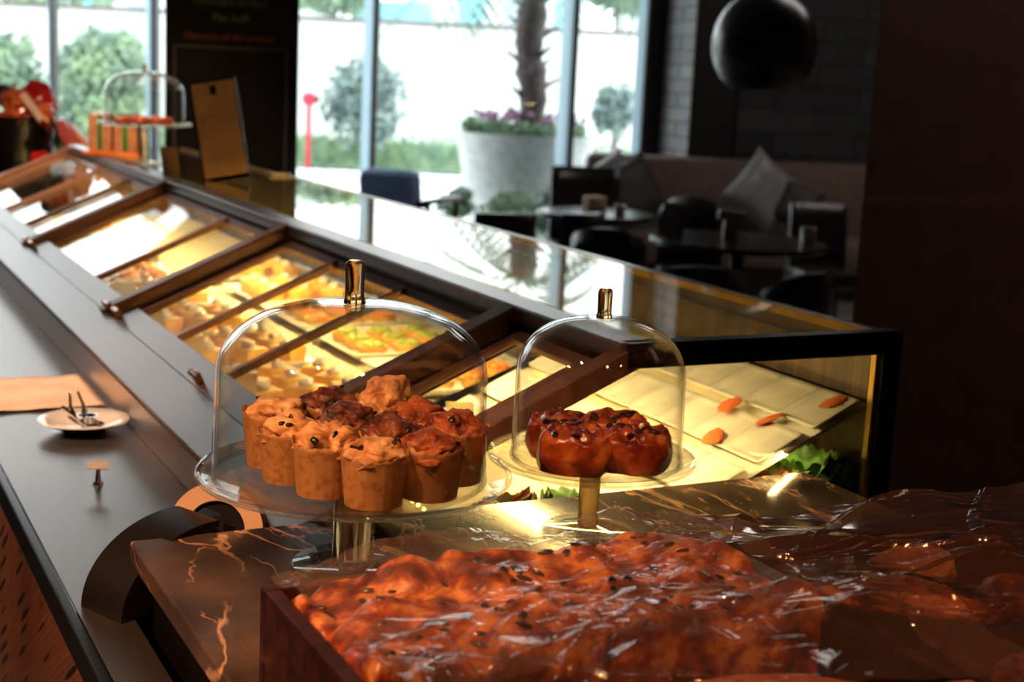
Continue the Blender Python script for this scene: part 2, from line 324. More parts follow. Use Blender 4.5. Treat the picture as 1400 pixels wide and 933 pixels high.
# ------------------------------------------------------------------ mesh helpers
class MB:
    def __init__(s): s.b = bmesh.new()
    def box(s, c, size, rot=(0, 0, 0), bev=0.):
        r = bmesh.ops.create_cube(s.b, size=1)
        vs_ = r['verts']
        mt = Matrix.Translation(c) @ Euler(rot).to_matrix().to_4x4() @ Matrix.Diagonal((*size, 1))
        bmesh.ops.transform(s.b, matrix=mt, verts=vs_)
        if bev:
            es = list({e for v in vs_ for e in v.link_edges})
            bmesh.ops.bevel(s.b, geom=es, offset=bev, segments=2, profile=.5, affect='EDGES')
        return s
    def lathe(s, prof, c=(0, 0, 0), seg=48, closed=False, rot=None):
        rings = []
        mt = Matrix.Translation(c) @ (Euler(rot).to_matrix().to_4x4() if rot else Matrix())
        for (r, z) in prof:
            if r < 1e-6: rings.append([s.b.verts.new(mt @ Vector((0, 0, z)))])
            else: rings.append([s.b.verts.new(mt @ Vector((r * math.cos(2 * PI * k / seg), r * math.sin(2 * PI * k / seg), z))) for k in range(seg)])
        n = len(rings)
        for i in range(n if closed else n - 1):
            a, b_ = rings[i], rings[(i + 1) % n]
            for k in range(seg):
                k2 = (k + 1) % seg
                try:
                    if len(a) == 1 and len(b_) == 1: continue
                    if len(a) == 1: s.b.faces.new((a[0], b_[k2], b_[k]))
                    elif len(b_) == 1: s.b.faces.new((a[k], a[k2], b_[0]))
                    else: s.b.faces.new((a[k], a[k2], b_[k2], b_[k]))
                except ValueError: pass
        return s
    def tube(s, pts, r, seg=8, caps=True):
        pts = [Vector(p) for p in pts]; rings = []
        rr = r if isinstance(r, (list, tuple)) else [r] * len(pts)
        for i, p in enumerate(pts):
            d = (pts[min(i + 1, len(pts) - 1)] - pts[max(i - 1, 0)]).normalized()
            ref = Vector((0, 0, 1)) if abs(d.z) < .9 else Vector((1, 0, 0))
            u_ = d.cross(ref).normalized(); v_ = d.cross(u_)
            rings.append([s.b.verts.new(p + (u_ * math.cos(2 * PI * k / seg) + v_ * math.sin(2 * PI * k / seg)) * rr[i]) for k in range(seg)])
        for a, b_ in zip(rings, rings[1:]):
            for k in range(seg): s.b.faces.new((a[k], a[(k + 1) % seg], b_[(k + 1) % seg], b_[k]))
        if caps: s.b.faces.new(rings[0][::-1]); s.b.faces.new(rings[-1])
        return s
    def prism(s, pts, axis, a, b_):
        """closed outline pts (2D) swept along axis 'y' or 'x' or 'z' from a to b_"""
        def v3(p, t): return {'y': (p[0], t, p[1]), 'x': (t, p[0], p[1]), 'z': (p[0], p[1], t)}[axis]
        A = [s.b.verts.new(v3(p, a)) for p in pts]; B = [s.b.verts.new(v3(p, b_)) for p in pts]
        s.b.faces.new(A); s.b.faces.new(B[::-1]); n = len(pts)
        for k in range(n): s.b.faces.new((A[k], B[k], B[(k + 1) % n], A[(k + 1) % n]))
        return s
    def grid(s, nx, ny, f, thick=0.):
        """surface f(u,v)->Vector for u,v in 0..1"""
        V = [[s.b.verts.new(f(i / nx, j / ny)) for i in range(nx + 1)] for j in range(ny + 1)]
        for j in range(ny):
            for i in range(nx): s.b.faces.new((V[j][i], V[j][i + 1], V[j + 1][i + 1], V[j + 1][i]))
        return V
    def ico(s, c, r, sub=3, sc=(1, 1, 1), disp=0., freq=3., seed=0., rot=(0, 0, 0)):
        q = bmesh.ops.create_icosphere(s.b, subdivisions=sub, radius=1)['verts']
        E_ = Euler(rot).to_matrix()
        for v in q:
            p = v.co.copy(); k = 1 + (disp * noise.fractal(p * freq + Vector((seed, seed * .7, 0)), 1, 2, 3) if disp else 0)
            v.co = Vector(c) + E_ @ Vector((p.x * sc[0], p.y * sc[1], p.z * sc[2])) * r * k
        return s
    def build(s, name, mat, parent=None, smooth=True, recalc=True, angle=35):
        if recalc: bmesh.ops.recalc_face_normals(s.b, faces=s.b.faces)
        me = bpy.data.meshes.new(name); s.b.to_mesh(me); s.b.free(); me.materials.append(mat)
        if smooth:
            for p in me.polygons: p.use_smooth = True
            try: me.set_sharp_from_angle(angle=R(angle))
            except Exception: pass
        o = bpy.data.objects.new(name, me); COL.objects.link(o)
        if parent: o.parent = parent
        return o
def thing(name, label, cat, loc=(0, 0, 0), rz=0., group=None):
    o = bpy.data.objects.new(name, None); COL.objects.link(o); o.location = loc; o.rotation_euler = (0, 0, rz)
    o.empty_display_size = .05
    return tag(o, label, cat, group)
def tag(o, label, cat, group=None, kind=None):
    o['label'] = label; o['category'] = cat
    if group: o['group'] = group
    if kind: o['kind'] = kind
    return o
def struct(o, label=None):
    o['kind'] = 'structure'
    if label: o['label'] = label
    return o
def sthing(name, loc=(0, 0, 0), rz=0.):
    o = bpy.data.objects.new(name, None); COL.objects.link(o); o.location = loc; o.rotation_euler = (0, 0, rz); o['kind'] = 'structure'; return o
def dup(o, loc, rz=0., label=None, scale=None):
    c = o.copy(); COL.objects.link(c); c.location = loc; c.rotation_euler = (0, 0, rz)
    if scale: c.scale = (scale,) * 3
    if label: c['label'] = label
    for ch in list(o.children):
        d = ch.copy(); COL.objects.link(d); d.parent = c
        for g in ch.children:
            e = g.copy(); COL.objects.link(e); e.parent = d
    return c
def fn(p, f=1., o=4): return noise.fractal(Vector(p) * f, 1., 2., o)

# ================================================================== THE ROOM
# (room frame: r along RH, d along FH)
def rbox(name, r0, r1, d0, d1, z0, z1, mat, parent=None):
    """box aligned with the dining room walls; local axes follow the room"""
    o = MB().box(((r1 - r0) / 2, (d1 - d0) / 2, (z1 - z0) / 2), (r1 - r0, d1 - d0, z1 - z0)).build(name, mat, None, smooth=False)
    o.location = G(r0, d0, z0); o.rotation_euler = (0, 0, YAW)
    return o
CEIL = 3.5
WD = 11.7
struct(rbox('floor', -7.2, 4.6, -3.2, WD + .15, -.1, 0, M['floor']))
struct(rbox('ceiling', -7.2, 4.6, -3.2, 12.2, CEIL, CEIL + .1, M['ceiling']))
struct(rbox('wall_left', -7.3, -7.15, -3.2, WD + .15, 0, CEIL, M['wall']))
struct(rbox('wall_near', -7.2, 4.6, -3.3, -3.15, 0, CEIL, M['wall']))
struct(rbox('wall_right', 4.6, 4.75, -3.2, 12.2, 0, CEIL, M['wall']))
def rr(px, d): return float((W(px, 120, d) - Vector((0, 0, EYE))).xy @ Vector(RH))
# dark partition on the right, standing nearer
def rprism(name, pts, z0, z1, mat):
    o = MB().prism([(p_[0], p_[1]) for p_ in pts], 'z', z0, z1).build(name, mat, None, smooth=False); o.rotation_euler = (0, 0, YAW); return o
struct(rprism('wall_partition', [(rr(1194, 4.4), 4.4), (4.59, 4.4), (4.59, 4.7), (rr(1200, 4.7), 4.7)], 0, CEIL, M['wall']))
# stone wall and piers behind the sofa
struct(rbox('wall_stone', rr(1004, 12.05), 4.6, 12.05, 12.2, 0, CEIL, M['slate']))
struct(rprism('wall_stone_pier', [(rr(908, 11.65), 11.65), (rr(947, 11.08), 11.08), (rr(1006, 11.10), 11.10), (rr(1012, 12.04), 12.04), (rr(908, 12.04), 12.04)], 0, CEIL, M['slate_shaded']))
struct(rprism('wall_pier_lit_side', [(rr(908, 11.64), 11.64), (rr(946.5, 11.075), 11.075), (rr(945, 11.06), 11.06), (rr(906.5, 11.62), 11.62)], 0, CEIL, M['stone_lit']))  # thin sheet carrying the painted daylight on the pier side
struct(rbox('wall_dark_recess', rr(884, 11.72), rr(909, 11.72), 11.72, 12.0, 0, CEIL, M['black_matte']))
# windows: panes with aluminium frames
wx = [-7.15, rr(-180, WD), rr(72, WD), rr(208, WD), rr(507, WD), rr(777, WD), rr(877, WD)]
mull = {72: .07, 208: .10, 507: .125, 777: .14, 877: .10}
pxs = [None, None, 72, 208, 507, 777, 877]
for i in range(len(wx) - 1):
    win = sthing('window_%d' % (i + 1), G(wx[i], WD, 0), YAW); win.rotation_euler = (0, 0, YAW)
    wd_ = wx[i + 1] - wx[i]
    MB().box((wd_ / 2, 0, CEIL / 2), (wd_, .012, CEIL)).build('window_pane', M['window_glass'], win, smooth=False)
    mw = mull.get(pxs[i + 1], .12) if pxs[i + 1] else .12
    MB().box((wd_ - mw * .22, .02, CEIL / 2), (mw * .68, .012, CEIL - .002)).build('window_fin', M['fin'], win, smooth=False)  # translucent strip added to make the lit mullion side bright
    MB().box((wd_ + mw * .28, -.01, CEIL / 2), (mw * .32, .17, CEIL - .004), bev=.003).build('window_frame_edge', M['alu_dark'], win, smooth=False)
    MB().box((wd_ / 2, 0, .03), (wd_, .10, .06)).build('window_sill', M['alu'], win, smooth=False)

# ================================================================== OUTDOORS
g_ = rbox('garden_paving', -22, 16, WD + .15, 45, -.12, -.02, M['ext_ground']); tag(g_, 'pale paving of the courtyard outside the windows', 'paving'); g_['kind'] = 'structure'
gw = thing('garden_wall', 'whitewashed boundary wall across the courtyard behind the hedge', 'wall', G(-16, 24, 0), YAW)
gw['kind'] = 'structure'
MB().box((15, .1, 1.13), (30, .2, 2.26)).build('wall_body', M['ext_wall'], gw, smooth=False)
MB().box((15, .1, 2.29), (30, .3, .06)).build('coping', M['bark'], gw, smooth=False)
for k, (r0, wdt, h, mt) in enumerate(((-12, 7, 4.2, 'stucco'), (-3.2, 4.5, 3.6, 'stucco'), (2.2, 6, 4.6, 'stucco'))):
    b_ = thing('apartment_building', ['pale building beyond the wall at the far left', 'low pale building beyond the wall left of the palm', 'taller pale building beyond the wall right of the palm'][k], 'building', G(r0, 34, 0), YAW)
    MB().box((wdt / 2, 1.5, h / 2), (wdt, 3, h)).build('wall', M[mt], b_, smooth=False)
    for q in range(4):
        MB().box((.8 + q * 1.1, -.02, 2.9), (.55, .08, .8)).build('window', M['awning'] if q % 2 else M['alu'], b_, smooth=False)
aw = thing('shop_awning', 'turquoise awning beyond the garden wall left of the palm crown', 'awning', W(535, 26, 30), YAW)
MB().prism([(-.9, -.25), (.9, -.25), (.75, .35), (-.75, .35)], 'y', 0, .8).build('awning_cloth', M['awning'], aw, smooth=False)
MB().box((-.6, .5, -1.7), (.06, .06, 3.0)).box((.6, .5, -1.7), (.06, .06, 3.0)).build('awning_post', M['alu'], aw, smooth=False)
kb = rbox('kerb', -14, 6, 19.6, 19.9, -.02, .1, M['kerb']); tag(kb, 'low white kerb running in front of the hedge', 'kerb')

def leaves(mb, c, size, n, leaf, dense=1.):
    for _ in range(n):
        while True:
            p = Vector((random.uniform(-1, 1), random.uniform(-1, 1), random.uniform(-1, 1)))
            if p.length < 1: break
        p = p.normalized() * (random.random() ** .45)
        q = Vector(c) + Vector((p.x * size[0], p.y * size[1], p.z * size[2])) * (1 + .25 * fn(p * 2))
        a = Vector([random.gauss(0, 1) for _ in range(3)]).normalized(); b_ = a.orthogonal().normalized()
        L = leaf * random.uniform(.6, 1.3)
        vs_ = [mb.b.verts.new(q + x) for x in (-a * L, b_ * L * .4, a * L, -b_ * L * .4)]
        mb.b.faces.new(vs_)
def bush(name, label, cat, px0, px1, pyt, pyb, d, mat, n=900, leaf=.09, stems=True, group=None):
    a = W(px0, pyb, d); b_ = W(px1, pyb, d); t_ = W((px0 + px1) / 2, pyt, d)
    c = (a + b_) / 2; hw = (b_ - a).length / 2
    root = thing(name, label, cat, (c.x, c.y, 0 if c.z < .8 else 0), YAW, group)
    z0, z1 = max(c.z, .05), t_.z
    mb = MB(); leaves(mb, (0, 0, (z0 + z1) / 2), (hw, hw * .7, (z1 - z0) / 2), n, leaf)
    for k in range(5):
        leaves(mb, (random.uniform(-.5, .5) * hw, random.uniform(-.3, .3) * hw, z0 + (z1 - z0) * random.uniform(.3, .9)), (hw * .5, hw * .4, (z1 - z0) * .22), n // 6, leaf)
    mb.build('foliage', mat, root, smooth=False, recalc=False)
    if stems:
        s_ = MB()
        for k in range(4): s_.tube([(0, 0, 0), (random.uniform(-.3, .3) * hw, 0, z0 + (z1 - z0) * .5), (random.uniform(-.6, .6) * hw, 0, z0 + (z1 - z0) * .8)], [.03, .02, .01], 6)
        s_.build('stem', M['bark'], root)
    return root
# hedge
hd = MB()
hd.box((7.5, .05, .22), (16, .42, .40))
for k in range(26):
    leaves(hd, (k * .6, 0, .27), (.50, .36, .30), 420, .05)
ho = hd.build('hedge', M['hedge'], None, smooth=False, recalc=False); ho.location = G(rr(390, 22) - 9, 22, 0); ho.rotation_euler = (0, 0, YAW)
tag(ho, 'low clipped green hedge along the foot of the whitewashed wall', 'hedge')
bush('tree', 'bushy grey-green shrub behind the window mullion left of the palm', 'shrub', 440, 558, 72, 206, 21.2, M['bush'], 1100, .085)
bush('tree', 'yellow-green tree behind the window left of the blackboard', 'tree', 78, 205, 38, 200, 20.5, M['bush_y'], 2600, .09)
bush('tree', 'pale green shrub behind the window at the far left edge', 'tree', -60, 66, 42, 190, 20.8, M['bush_y'], 1800, .09)
bush('shrub', 'small shrub behind the window just left of the sofa end', 'shrub', 808, 868, 108, 190, 21.4, M['bush'], 500, .08)
bush('low_plant', 'low leafy plant at the foot of the white planter', 'plant', 655, 760, 262, 330, 12.35, M['bush_y'], 420, .05, False)
bush('low_plant', 'low leafy plant between the planter and the round table', 'plant', 735, 800, 240, 345, 12.3, M['bush'], 320, .05, False)
bush('low_plant', 'low green plant right of the blue armchair', 'plant', 596, 650, 258, 300, 12.5, M['bush_y'], 220, .05, False)
# far trees above wall
for k, (a, b_, t_, lb) in enumerate(((-40, 190, -60, 'pale treetop beyond the wall at the far left'), (400, 520, -50, 'pale treetop beyond the wall left of the awning'), (790, 900, -70, 'pale treetop beyond the wall near the right edge of the windows'))):
    bush('tree', lb, 'tree', a, b_, t_, 22, 29, M['bush_y'], 500, .16)
# hydrant post
p = W(421, 214, 20.5)
hy = thing('fire_hydrant', 'thin red standpipe against the whitewashed wall beside the blackboard', 'hydrant', (p.x, p.y, 0), YAW)
MB().tube([(0, 0, 0), (0, 0, 1.0)], .035).build('pipe', M['red_paint'], hy)
MB().lathe([(0, 0), (.08, .02), (.11, .10), (.08, .18), (0, .2)], (0, 0, .95), 16).build('hydrant_head', M['red_paint'], hy)
MB().tube([(0, 0, 1.05), (.14, 0, 1.05)], .05).build('outlet_cap', M['blk_plastic'], hy)
# planter with palm
pc = W(719, 183, 13.2)
pl = thing('planter', 'large white tapering planter outside the window holding the palm', 'planter', (pc.x, pc.y, 0))
PH = pc.z
MB().lathe([(0, .0), (.44, .0), (.46, .03), (.64, PH - .02), (.645, PH), (.61, PH), (.60, PH - .08), (0, PH - .08)], seg=56).build('planter_body', M['planter'], pl)
MB().lathe([(0, PH - .07), (.59, PH - .07), (.59, PH - .06), (0, PH - .05)], seg=40).build('soil', M['bark'], pl)
fl = MB()
for k in range(90):
    a = random.uniform(0, 2 * PI); q = .55 * math.sqrt(random.random())
    leaves(fl, (q * math.cos(a), q * math.sin(a), PH + .03), (.09, .09, .10), 14, .05)
fo = fl.build('flower_bed', M['hedge'], None, smooth=False, recalc=False); fo.location = (pc.x, pc.y, 0); tag(fo, 'green bedding plants filling the rim of the white planter', 'plants', kind='stuff')
fl = MB()
for k in range(46):
    a = random.uniform(0, 2 * PI); q = .58 * math.sqrt(random.random())
    fl.ico((q * math.cos(a), q * math.sin(a), PH + .14 + random.uniform(-.02, .05)), .03, 1)
fo = fl.build('flowers', M['flower'], None); fo.location = (pc.x, pc.y, 0); tag(fo, 'mauve flowers around the palm trunk', 'flowers', kind='stuff')
pa = thing('palm_tree', 'palm tree with shaggy trunk growing from the white planter', 'palm tree', (pc.x + .02, pc.y, PH - .06))
TH = 1.75
tp = [(0, 0, 0)]; tr_ = [.16]
for k in range(1, 15):
    tp.append((.03 * math.sin(k * .6), .02 * math.cos(k), TH * k / 14)); tr_.append(.115 + (.028 if k % 2 else 0) + .012 * math.sin(k * 1.7))
MB().tube(tp, tr_, 14).build('trunk', M['bark'], pa)
st = MB()
for k in range(26):
    a = k * 2.4; z = .12 + k * .06
    d_ = Vector((math.cos(a), math.sin(a), .5)); st.tube([Vector((0, 0, z)) + d_ * .09, Vector((0, 0, z + .02)) + d_ * random.uniform(.19, .27)], [.03, .012], 5)
st.build('frond_stubs', M['bark'], pa)
for k in range(15):
    a = k * 2.399 + .3; el = random.uniform(-.1, .9); L = random.uniform(1.0, 1.35)
    mb = MB(); pts = []
    for i in range(9):
        t_ = i / 8; h = math.cos(el) * L * t_; pts.append(Vector((math.cos(a) * h, math.sin(a) * h, TH + math.sin(el) * L * t_ - .75 * L * t_ * t_)))
    mb.tube(pts, [.015 * (1 - .8 * i / 8) for i in range(9)], 5)
    side = Vector((-math.sin(a), math.cos(a), 0))
    for i in range(2, 9):
        for sgn in (-1, 1):
            for q in (0, .5):
                if i == 8 and q: continue
                p0 = pts[i].lerp(pts[min(i + 1, 8)], q); tip = p0 + side * sgn * .36 * math.sin(PI * (i / 9.5)) + (pts[i] - pts[i - 1]) * 1.2 - Vector((0, 0, .12))
                up_ = (pts[i] - pts[i - 1]).normalized() * .02
                mb.b.faces.new([mb.b.verts.new(x) for x in (p0 - up_, p0 + up_, tip)])
    mb.build('frond', M['frond'], pa, smooth=False, recalc=False)

# ================================================================== BACKGROUND FURNITURE
def chair(name, label, loc, rz, w_=.46, h=.86, style='barrel', mat='leather', group=None):
    t = thing(name, label, 'chair', loc, rz, group)
    MB().box((0, 0, .43), (w_, .44, .09), bev=.02).build('seat', M[mat], t)
    mb = MB()
    if style == 'barrel':
        n = 16; outer = []
        def f(u_, v_):
            a = R(-100 + 200 * u_); rr_ = w_ / 2 + .02
            return Vector((math.sin(a) * rr_, math.cos(a) * rr_ * .95, .30 + v_ * (h - .30 - .12 * abs(2 * u_ - 1) ** 2)))
        mb.grid(n, 4, f)
        o = mb.build('backrest', M[mat], t); s_ = o.modifiers.new('thick', 'SOLIDIFY'); s_.thickness = .035
    else:
        def f(u_, v_):
            return Vector(((u_ - .5) * w_, .20 + .05 * v_ - .05 * (2 * u_ - 1) ** 2, .47 + v_ * (h - .47)))
        mb.grid(8, 4, f)
        o = mb.build('backrest', M[mat], t); s_ = o.modifiers.new('thick', 'SOLIDIFY'); s_.thickness = .04
    for sx in (-1, 1):
        for sy in (-1, 1):
            MB().tube([(sx * (w_ / 2 - .04), sy * .18, .40), (sx * (w_ / 2 - .02), sy * .2, 0)], [.02, .014], 8).build('leg', M['dark_wood'], t)
    return t
def table(label, loc, rad, h=.75):
    t = thing('round_table', label, 'table', loc)
    MB().lathe([(0, h - .03), (rad - .01, h - .03), (rad, h - .02), (rad, h - .004), (rad - .004, h), (0, h)], seg=48).build('table_top', M['dark_wood'], t)
    MB().lathe([(0, .03), (.04, .03), (.035, h - .03), (0, h - .03)], seg=20).build('pedestal', M['black'], t)
    MB().lathe([(0, 0), (.24, 0), (.24, .015), (.05, .035), (0, .035)], seg=32).build('base', M['black'], t)
    return t
def fl_at(px, d, z=0.):
    p = W(px, 120, d); return (p.x, p.y, z)
t1 = table('small round dark table beside the window, in front of the sofa', fl_at(825, 8.25), .345)
t2 = table('larger round dark table nearest the stone wall', fl_at(1025, 7.1), .44)
def lookrz(deg): return YAW + R(deg)
chair('dining_chair', 'dark chair with low slanted backrest beside the case, left of the round tables', fl_at(682, 7.35), lookrz(200), .33, .82, 'flat')
chair('dining_chair', 'dark dining chair with upright backrest behind the small round table', fl_at(812, 9.15), lookrz(4), .46, .94, 'flat')
chair('dining_chair', 'dark chair in front of the small round table on its left side', fl_at(784, 7.75), lookrz(205), .26, .80, 'flat')
chair('dining_chair', 'dark tub chair in front of the small round table on its right side', fl_at(845, 7.05), lookrz(170), .34, .80, 'barrel')
chair('dining_chair', 'glossy dark chair behind the larger round table with daylight on its back', fl_at(958, 8.2), lookrz(-10), .34, .86, 'barrel')
chair('dining_chair', 'dark tub chair in front of the larger round table, left', fl_at(968, 6.35), lookrz(185), .44, .73, 'barrel')
chair('dining_chair', 'dark chair at the right side of the larger round table', fl_at(1106, 6.5), lookrz(215), .34, .70, 'barrel')
chair('dining_chair', 'tall dark chair between the larger table and the partition', fl_at(1150, 8.3), lookrz(8), .36, .84, 'flat')
# blue armchair
ac = thing('armchair', 'blue upholstered armchair with reddish wooden arms by the window', 'armchair', fl_at(560, 9.7), lookrz(160))
MB().box((0, .24, .66), (.42, .17, .40), (R(-10), 0, 0), bev=.06).build('backrest', M['blue_cloth'], ac)
MB().box((0, -.02, .40), (.46, .5, .14), bev=.05).build('seat', M['blue_cloth'], ac)
for sx in (-1, 1):
    MB().box((sx * .27, 0, .66), (.05, .56, .035), bev=.01).build('armrest', M['red_wood'], ac)
    for sy in (-1, 1): MB().tube([(sx * .27, sy * .24, .65), (sx * .27, sy * .25, 0)], .02).build('leg', M['red_wood'], ac)
MB().box((0, .27, .645), (.55, .035, .05), bev=.008).build('back_rail', M['red_wood'], ac)
# sofa
sd = 10.3
s0, s1 = rr(812, sd), rr(1300, sd)
sl = s1 - s0
so = thing('sofa', 'long brown velvet banquette along the stone wall', 'sofa', G(s0, sd, 0), YAW)
MB().box((sl / 2, .62, .50), (sl, .22, .92), bev=.06).build('backrest', M['sofa'], so)
MB().box((sl / 2, .25, .32), (sl, .62, .22), bev=.05).build('seat', M['sofa'], so)
MB().box((sl / 2, .25, .12), (sl - .05, .55, .24)).build('plinth', M['dark_wood'], so)
MB().box((.02, .35, .42), (.16, .62, .78), bev=.05).build('armrest', M['sofa'], so)
def cushion(label, loc, size, rot, mat, group=None):
    mb = MB(); n = 14
    for sgn in (1, -1):
        def f(u_, v_):
            a, b_ = 2 * u_ - 1, 2 * v_ - 1
            e = (1 - a ** 4) * (1 - b_ ** 4)
            px_, pz_ = a * (1 - .10 * (1 - b_ * b_) * abs(a)), b_ * (1 - .10 * (1 - a * a) * abs(b_))
            return Vector((px_ * size, sgn * .09 * max(e, 0) ** .6 + .01 * fn((a * 2, b_ * 2, sgn)), pz_ * size))
        mb.grid(n, n, f)
    bmesh.ops.remove_doubles(mb.b, verts=mb.b.verts, dist=.004)
    o = mb.build('cushion', M[mat], None); o.location = loc; o.rotation_euler = rot
    return tag(o, label, 'cushion', group)
cushion('silver satin cushion standing on its corner against the banquette', W(1044, 262, 10.45), .235, (R(-14), R(38), YAW), 'silver_cloth')
cushion('dark grey cushion leaning on the left end of the banquette', W(862, 262, 10.4), .24, (R(-18), R(-24), YAW + .5), 'grey_cloth')
cushion('pale silver cushion tucked behind the dark grey one', W(838, 244, 10.5), .17, (R(-18), R(-34), YAW + .2), 'silver_cloth')
cushion('dark cushion lying beside the silver satin cushion', W(1088, 282, 10.4), .17, (R(-18), R(20), YAW - .3), 'grey_cloth')
# table items
def tbl(px, d, dz=.75): p = W(px, 120, d); return (p.x, p.y, dz)
o = MB().box((0, 0, .05), (.11, .09, .10), bev=.006).build('napkin_box', M['kraft'], None); o.location = tbl(822, 8.15); tag(o, 'small square wooden holder on the small round table', 'holder')
o = MB().lathe([(0, 0), (.03, 0), (.035, .06), (.03, .06), (.026, .01), (0, .008)], seg=20).build('cup', M['white'], None); o.location = tbl(858, 8.12); tag(o, 'small white cup on the small round table', 'cup')
nh = thing('napkin_holder', 'cream napkin holder in the middle of the larger round table', 'napkin holder', tbl(1013, 7.1), YAW)
MB().box((0, 0, .05), (.07, .06, .10), bev=.004).build('holder_body', M['grey_meal'], nh)
MB().box((0, 0, .12), (.13, .05, .05), (0, .1, 0), bev=.004).build('napkins', M['grey_meal'], nh)
o = MB().lathe([(0, 0), (.035, 0), (.04, .07), (.036, .07), (.03, .01), (0, .008)], seg=20).build('cup', M['white'], None); o.location = tbl(1122, 7.2); tag(o, 'white cup at the right rim of the larger round table', 'cup')
mcard = MB().prism([(-.05, 0), (.05, 0), (0, .16)], 'y', -.05, .05).build('table_card', M['leather'], None, smooth=False); mcard.location = tbl(930, 7.25); mcard.rotation_euler = (0, 0, YAW + .8); tag(mcard, 'folded dark menu card on the left of the larger round table', 'menu card')
# pendant
pd = 7.4
pcn = W(1045, 62, pd); pr = 70 / 1950 * pd * 1.0
pe = thing('pendant_lamp', 'large glossy black globe pendant lamp hanging before the stone wall', 'pendant lamp', (pcn.x, pcn.y, pcn.z))
prof = []
for k in range(0, 21):
    a = -PI / 2 + PI * k / 20
    if math.sin(a) < -.86: continue
    prof.append((max(pr * math.cos(a) ** .95 if math.cos(a) > 0 else 0, 0), pr * math.sin(a) * 1.03))
prof = [(prof[0][0] - .012, prof[0][1] + .004)] + prof
MB().lathe(prof, seg=64).build('lamp_shade', M['black'], pe)
MB().lathe([(0, .02), (prof[0][0] * .9, .0), (prof[0][0] * .9, .01)], (0, 0, prof[0][1] + .03), 40).build('diffuser', M['black_matte'], pe)
MB().tube([(0, 0, pr), (0, 0, CEIL - pcn.z)], .006).build('cable', M['blk_plastic'], pe)
MB().lathe([(0, 0), (.06, 0), (.06, .02), (0, .02)], (0, 0, CEIL - pcn.z - .02), 24).build('ceiling_rose', M['black'], pe)

# ================================================================== BLACKBOARD AND REAR COUNTER
bd = 5.85
b0 = W(228, 252, bd); b1 = W(399, 252, bd)
bw = (b1 - b0).length
brd = thing('blackboard', 'tall black menu board with chalk lettering in front of the window', 'menu board', ((b0.x + b1.x) / 2, (b0.y + b1.y) / 2, 0), YAW)
MB().box((0, .03, 1.35), (bw + .02, .05, 2.7), bev=.004).build('board_panel', M['board'], brd, smooth=False)
zt = W(240, 62, bd).z; zb = W(240, 235, bd).z
fx0 = -bw / 2 + .03; fx1 = bw / 2 - .03
mb = MB(); 
for (c, s_) in ((((fx0 + fx1) / 2, 0, zt), (fx1 - fx0, .004, .009)), (((fx0 + fx1) / 2, 0, zb - .2), (fx1 - fx0, .004, .009)), ((fx0, 0, (zt + zb - .2) / 2), (.009, .004, zt - zb + .2)), ((fx1, 0, (zt + zb - .2) / 2), (.009, .004, zt - zb + .2))):
    mb.box(c, s_)
mb.build('chalk_frame', M['chalk_line'], brd, smooth=False)
def text(s_, size, mat, parent, loc, rot=(R(90), 0, 0), name='lettering', shear=0.):
    cu = bpy.data.curves.new('t', 'FONT'); cu.body = s_; cu.size = size; cu.align_x = 'CENTER'; cu.align_y = 'CENTER'; cu.extrude = .0008; cu.shear = shear
    tmp = bpy.data.objects.new('t', cu); COL.objects.link(tmp)
    bpy.context.view_layer.update()
    me = bpy.data.meshes.new_from_object(tmp.evaluated_get(bpy.context.evaluated_depsgraph_get()))
    bpy.data.objects.remove(tmp); me.materials.clear(); me.materials.append(mat)
    o = bpy.data.objects.new(name, me); COL.objects.link(o); o.parent = parent; o.location = loc; o.rotation_euler = rot
    return o
def bz(py): return W(310, py, bd).z
text('Chocolate fondant', .040, M['chalk'], brd, (-.005, .001, bz(3)))
text('Pan kulfi', .044, M['chalk'], brd, (0, .001, bz(25)))
text('Flavours of the season', .040, M['chalk_red'], brd, (-.01, .001, bz(51)), shear=.3)

# rear counter beyond the end of the case
rc = thing('rear_cabinet', 'dark cabinet behind the far end of the display case', 'cabinet', (0, 0, 0))
RCZ = 1.03
MB().box((.35, 6.35, RCZ / 2 - .015), (1.5, .9, RCZ - .03)).build('cabinet_body', M['black_matte'], rc, smooth=False)
MB().box((.35, 6.35, RCZ - .015), (1.54, .94, .03), bev=.004).build('cabinet_top', M['black'], rc, smooth=False)
# black tub with wrapped sweets
tb = Z(32, 262, RCZ); tb = Vector((.78, 6.15, RCZ))
tb = W(28, 238, 5.85); tb.z = RCZ
tub = thing('black_tub', 'big black tub of wrapped treats at the left edge, behind the case', 'tub', tb)
trad = 47 / 1950 * 5.85; th_ = .215
MB().lathe([(0, 0), (trad * .84, 0), (trad, th_), (trad - .006, th_ + .004), (trad - .012, th_), (trad * .82, .01), (0, .01)], seg=48).build('tub_body', M['black'], tub)
def pack(label, cat, loc, r, mat, sc, seed, rot=(0, 0, 0), group=None):
    o = MB().ico((0, 0, 0), r, 3, sc, .5, 2.2, seed).build('wrapped_pack', M[mat], None, angle=20); o.location = loc; o.rotation_euler = rot
    return tag(o, label, cat, group)
top = tb.z + th_
def tp_(px, py, d=5.8): return W(px, py, d)
pack('orange wrapped pack in the black tub, lowest in front', 'pack', tp_(22, 166), .075, 'orange_foil', (1, 1, .8), 1.)
pack('orange wrapped pack leaning at the right side of the black tub', 'pack', tp_(60, 160), .050, 'orange_foil', (.8, 1, 1), 2.)
pack('orange wrapped pack topmost at the left of the black tub', 'pack', tp_(20, 138), .055, 'orange_foil', (1, 1, .9), 3.)
pack('bright red foil pack sticking up from the black tub', 'pack', tp_(50, 133, 5.88), .062, 'red_foil', (1, .8, 1), 4.)
pack('small bright red foil pack drooping over the tub rim', 'pack', tp_(66, 148, 5.86), .045, 'red_foil', (.7, .8, 1.2), 5.)
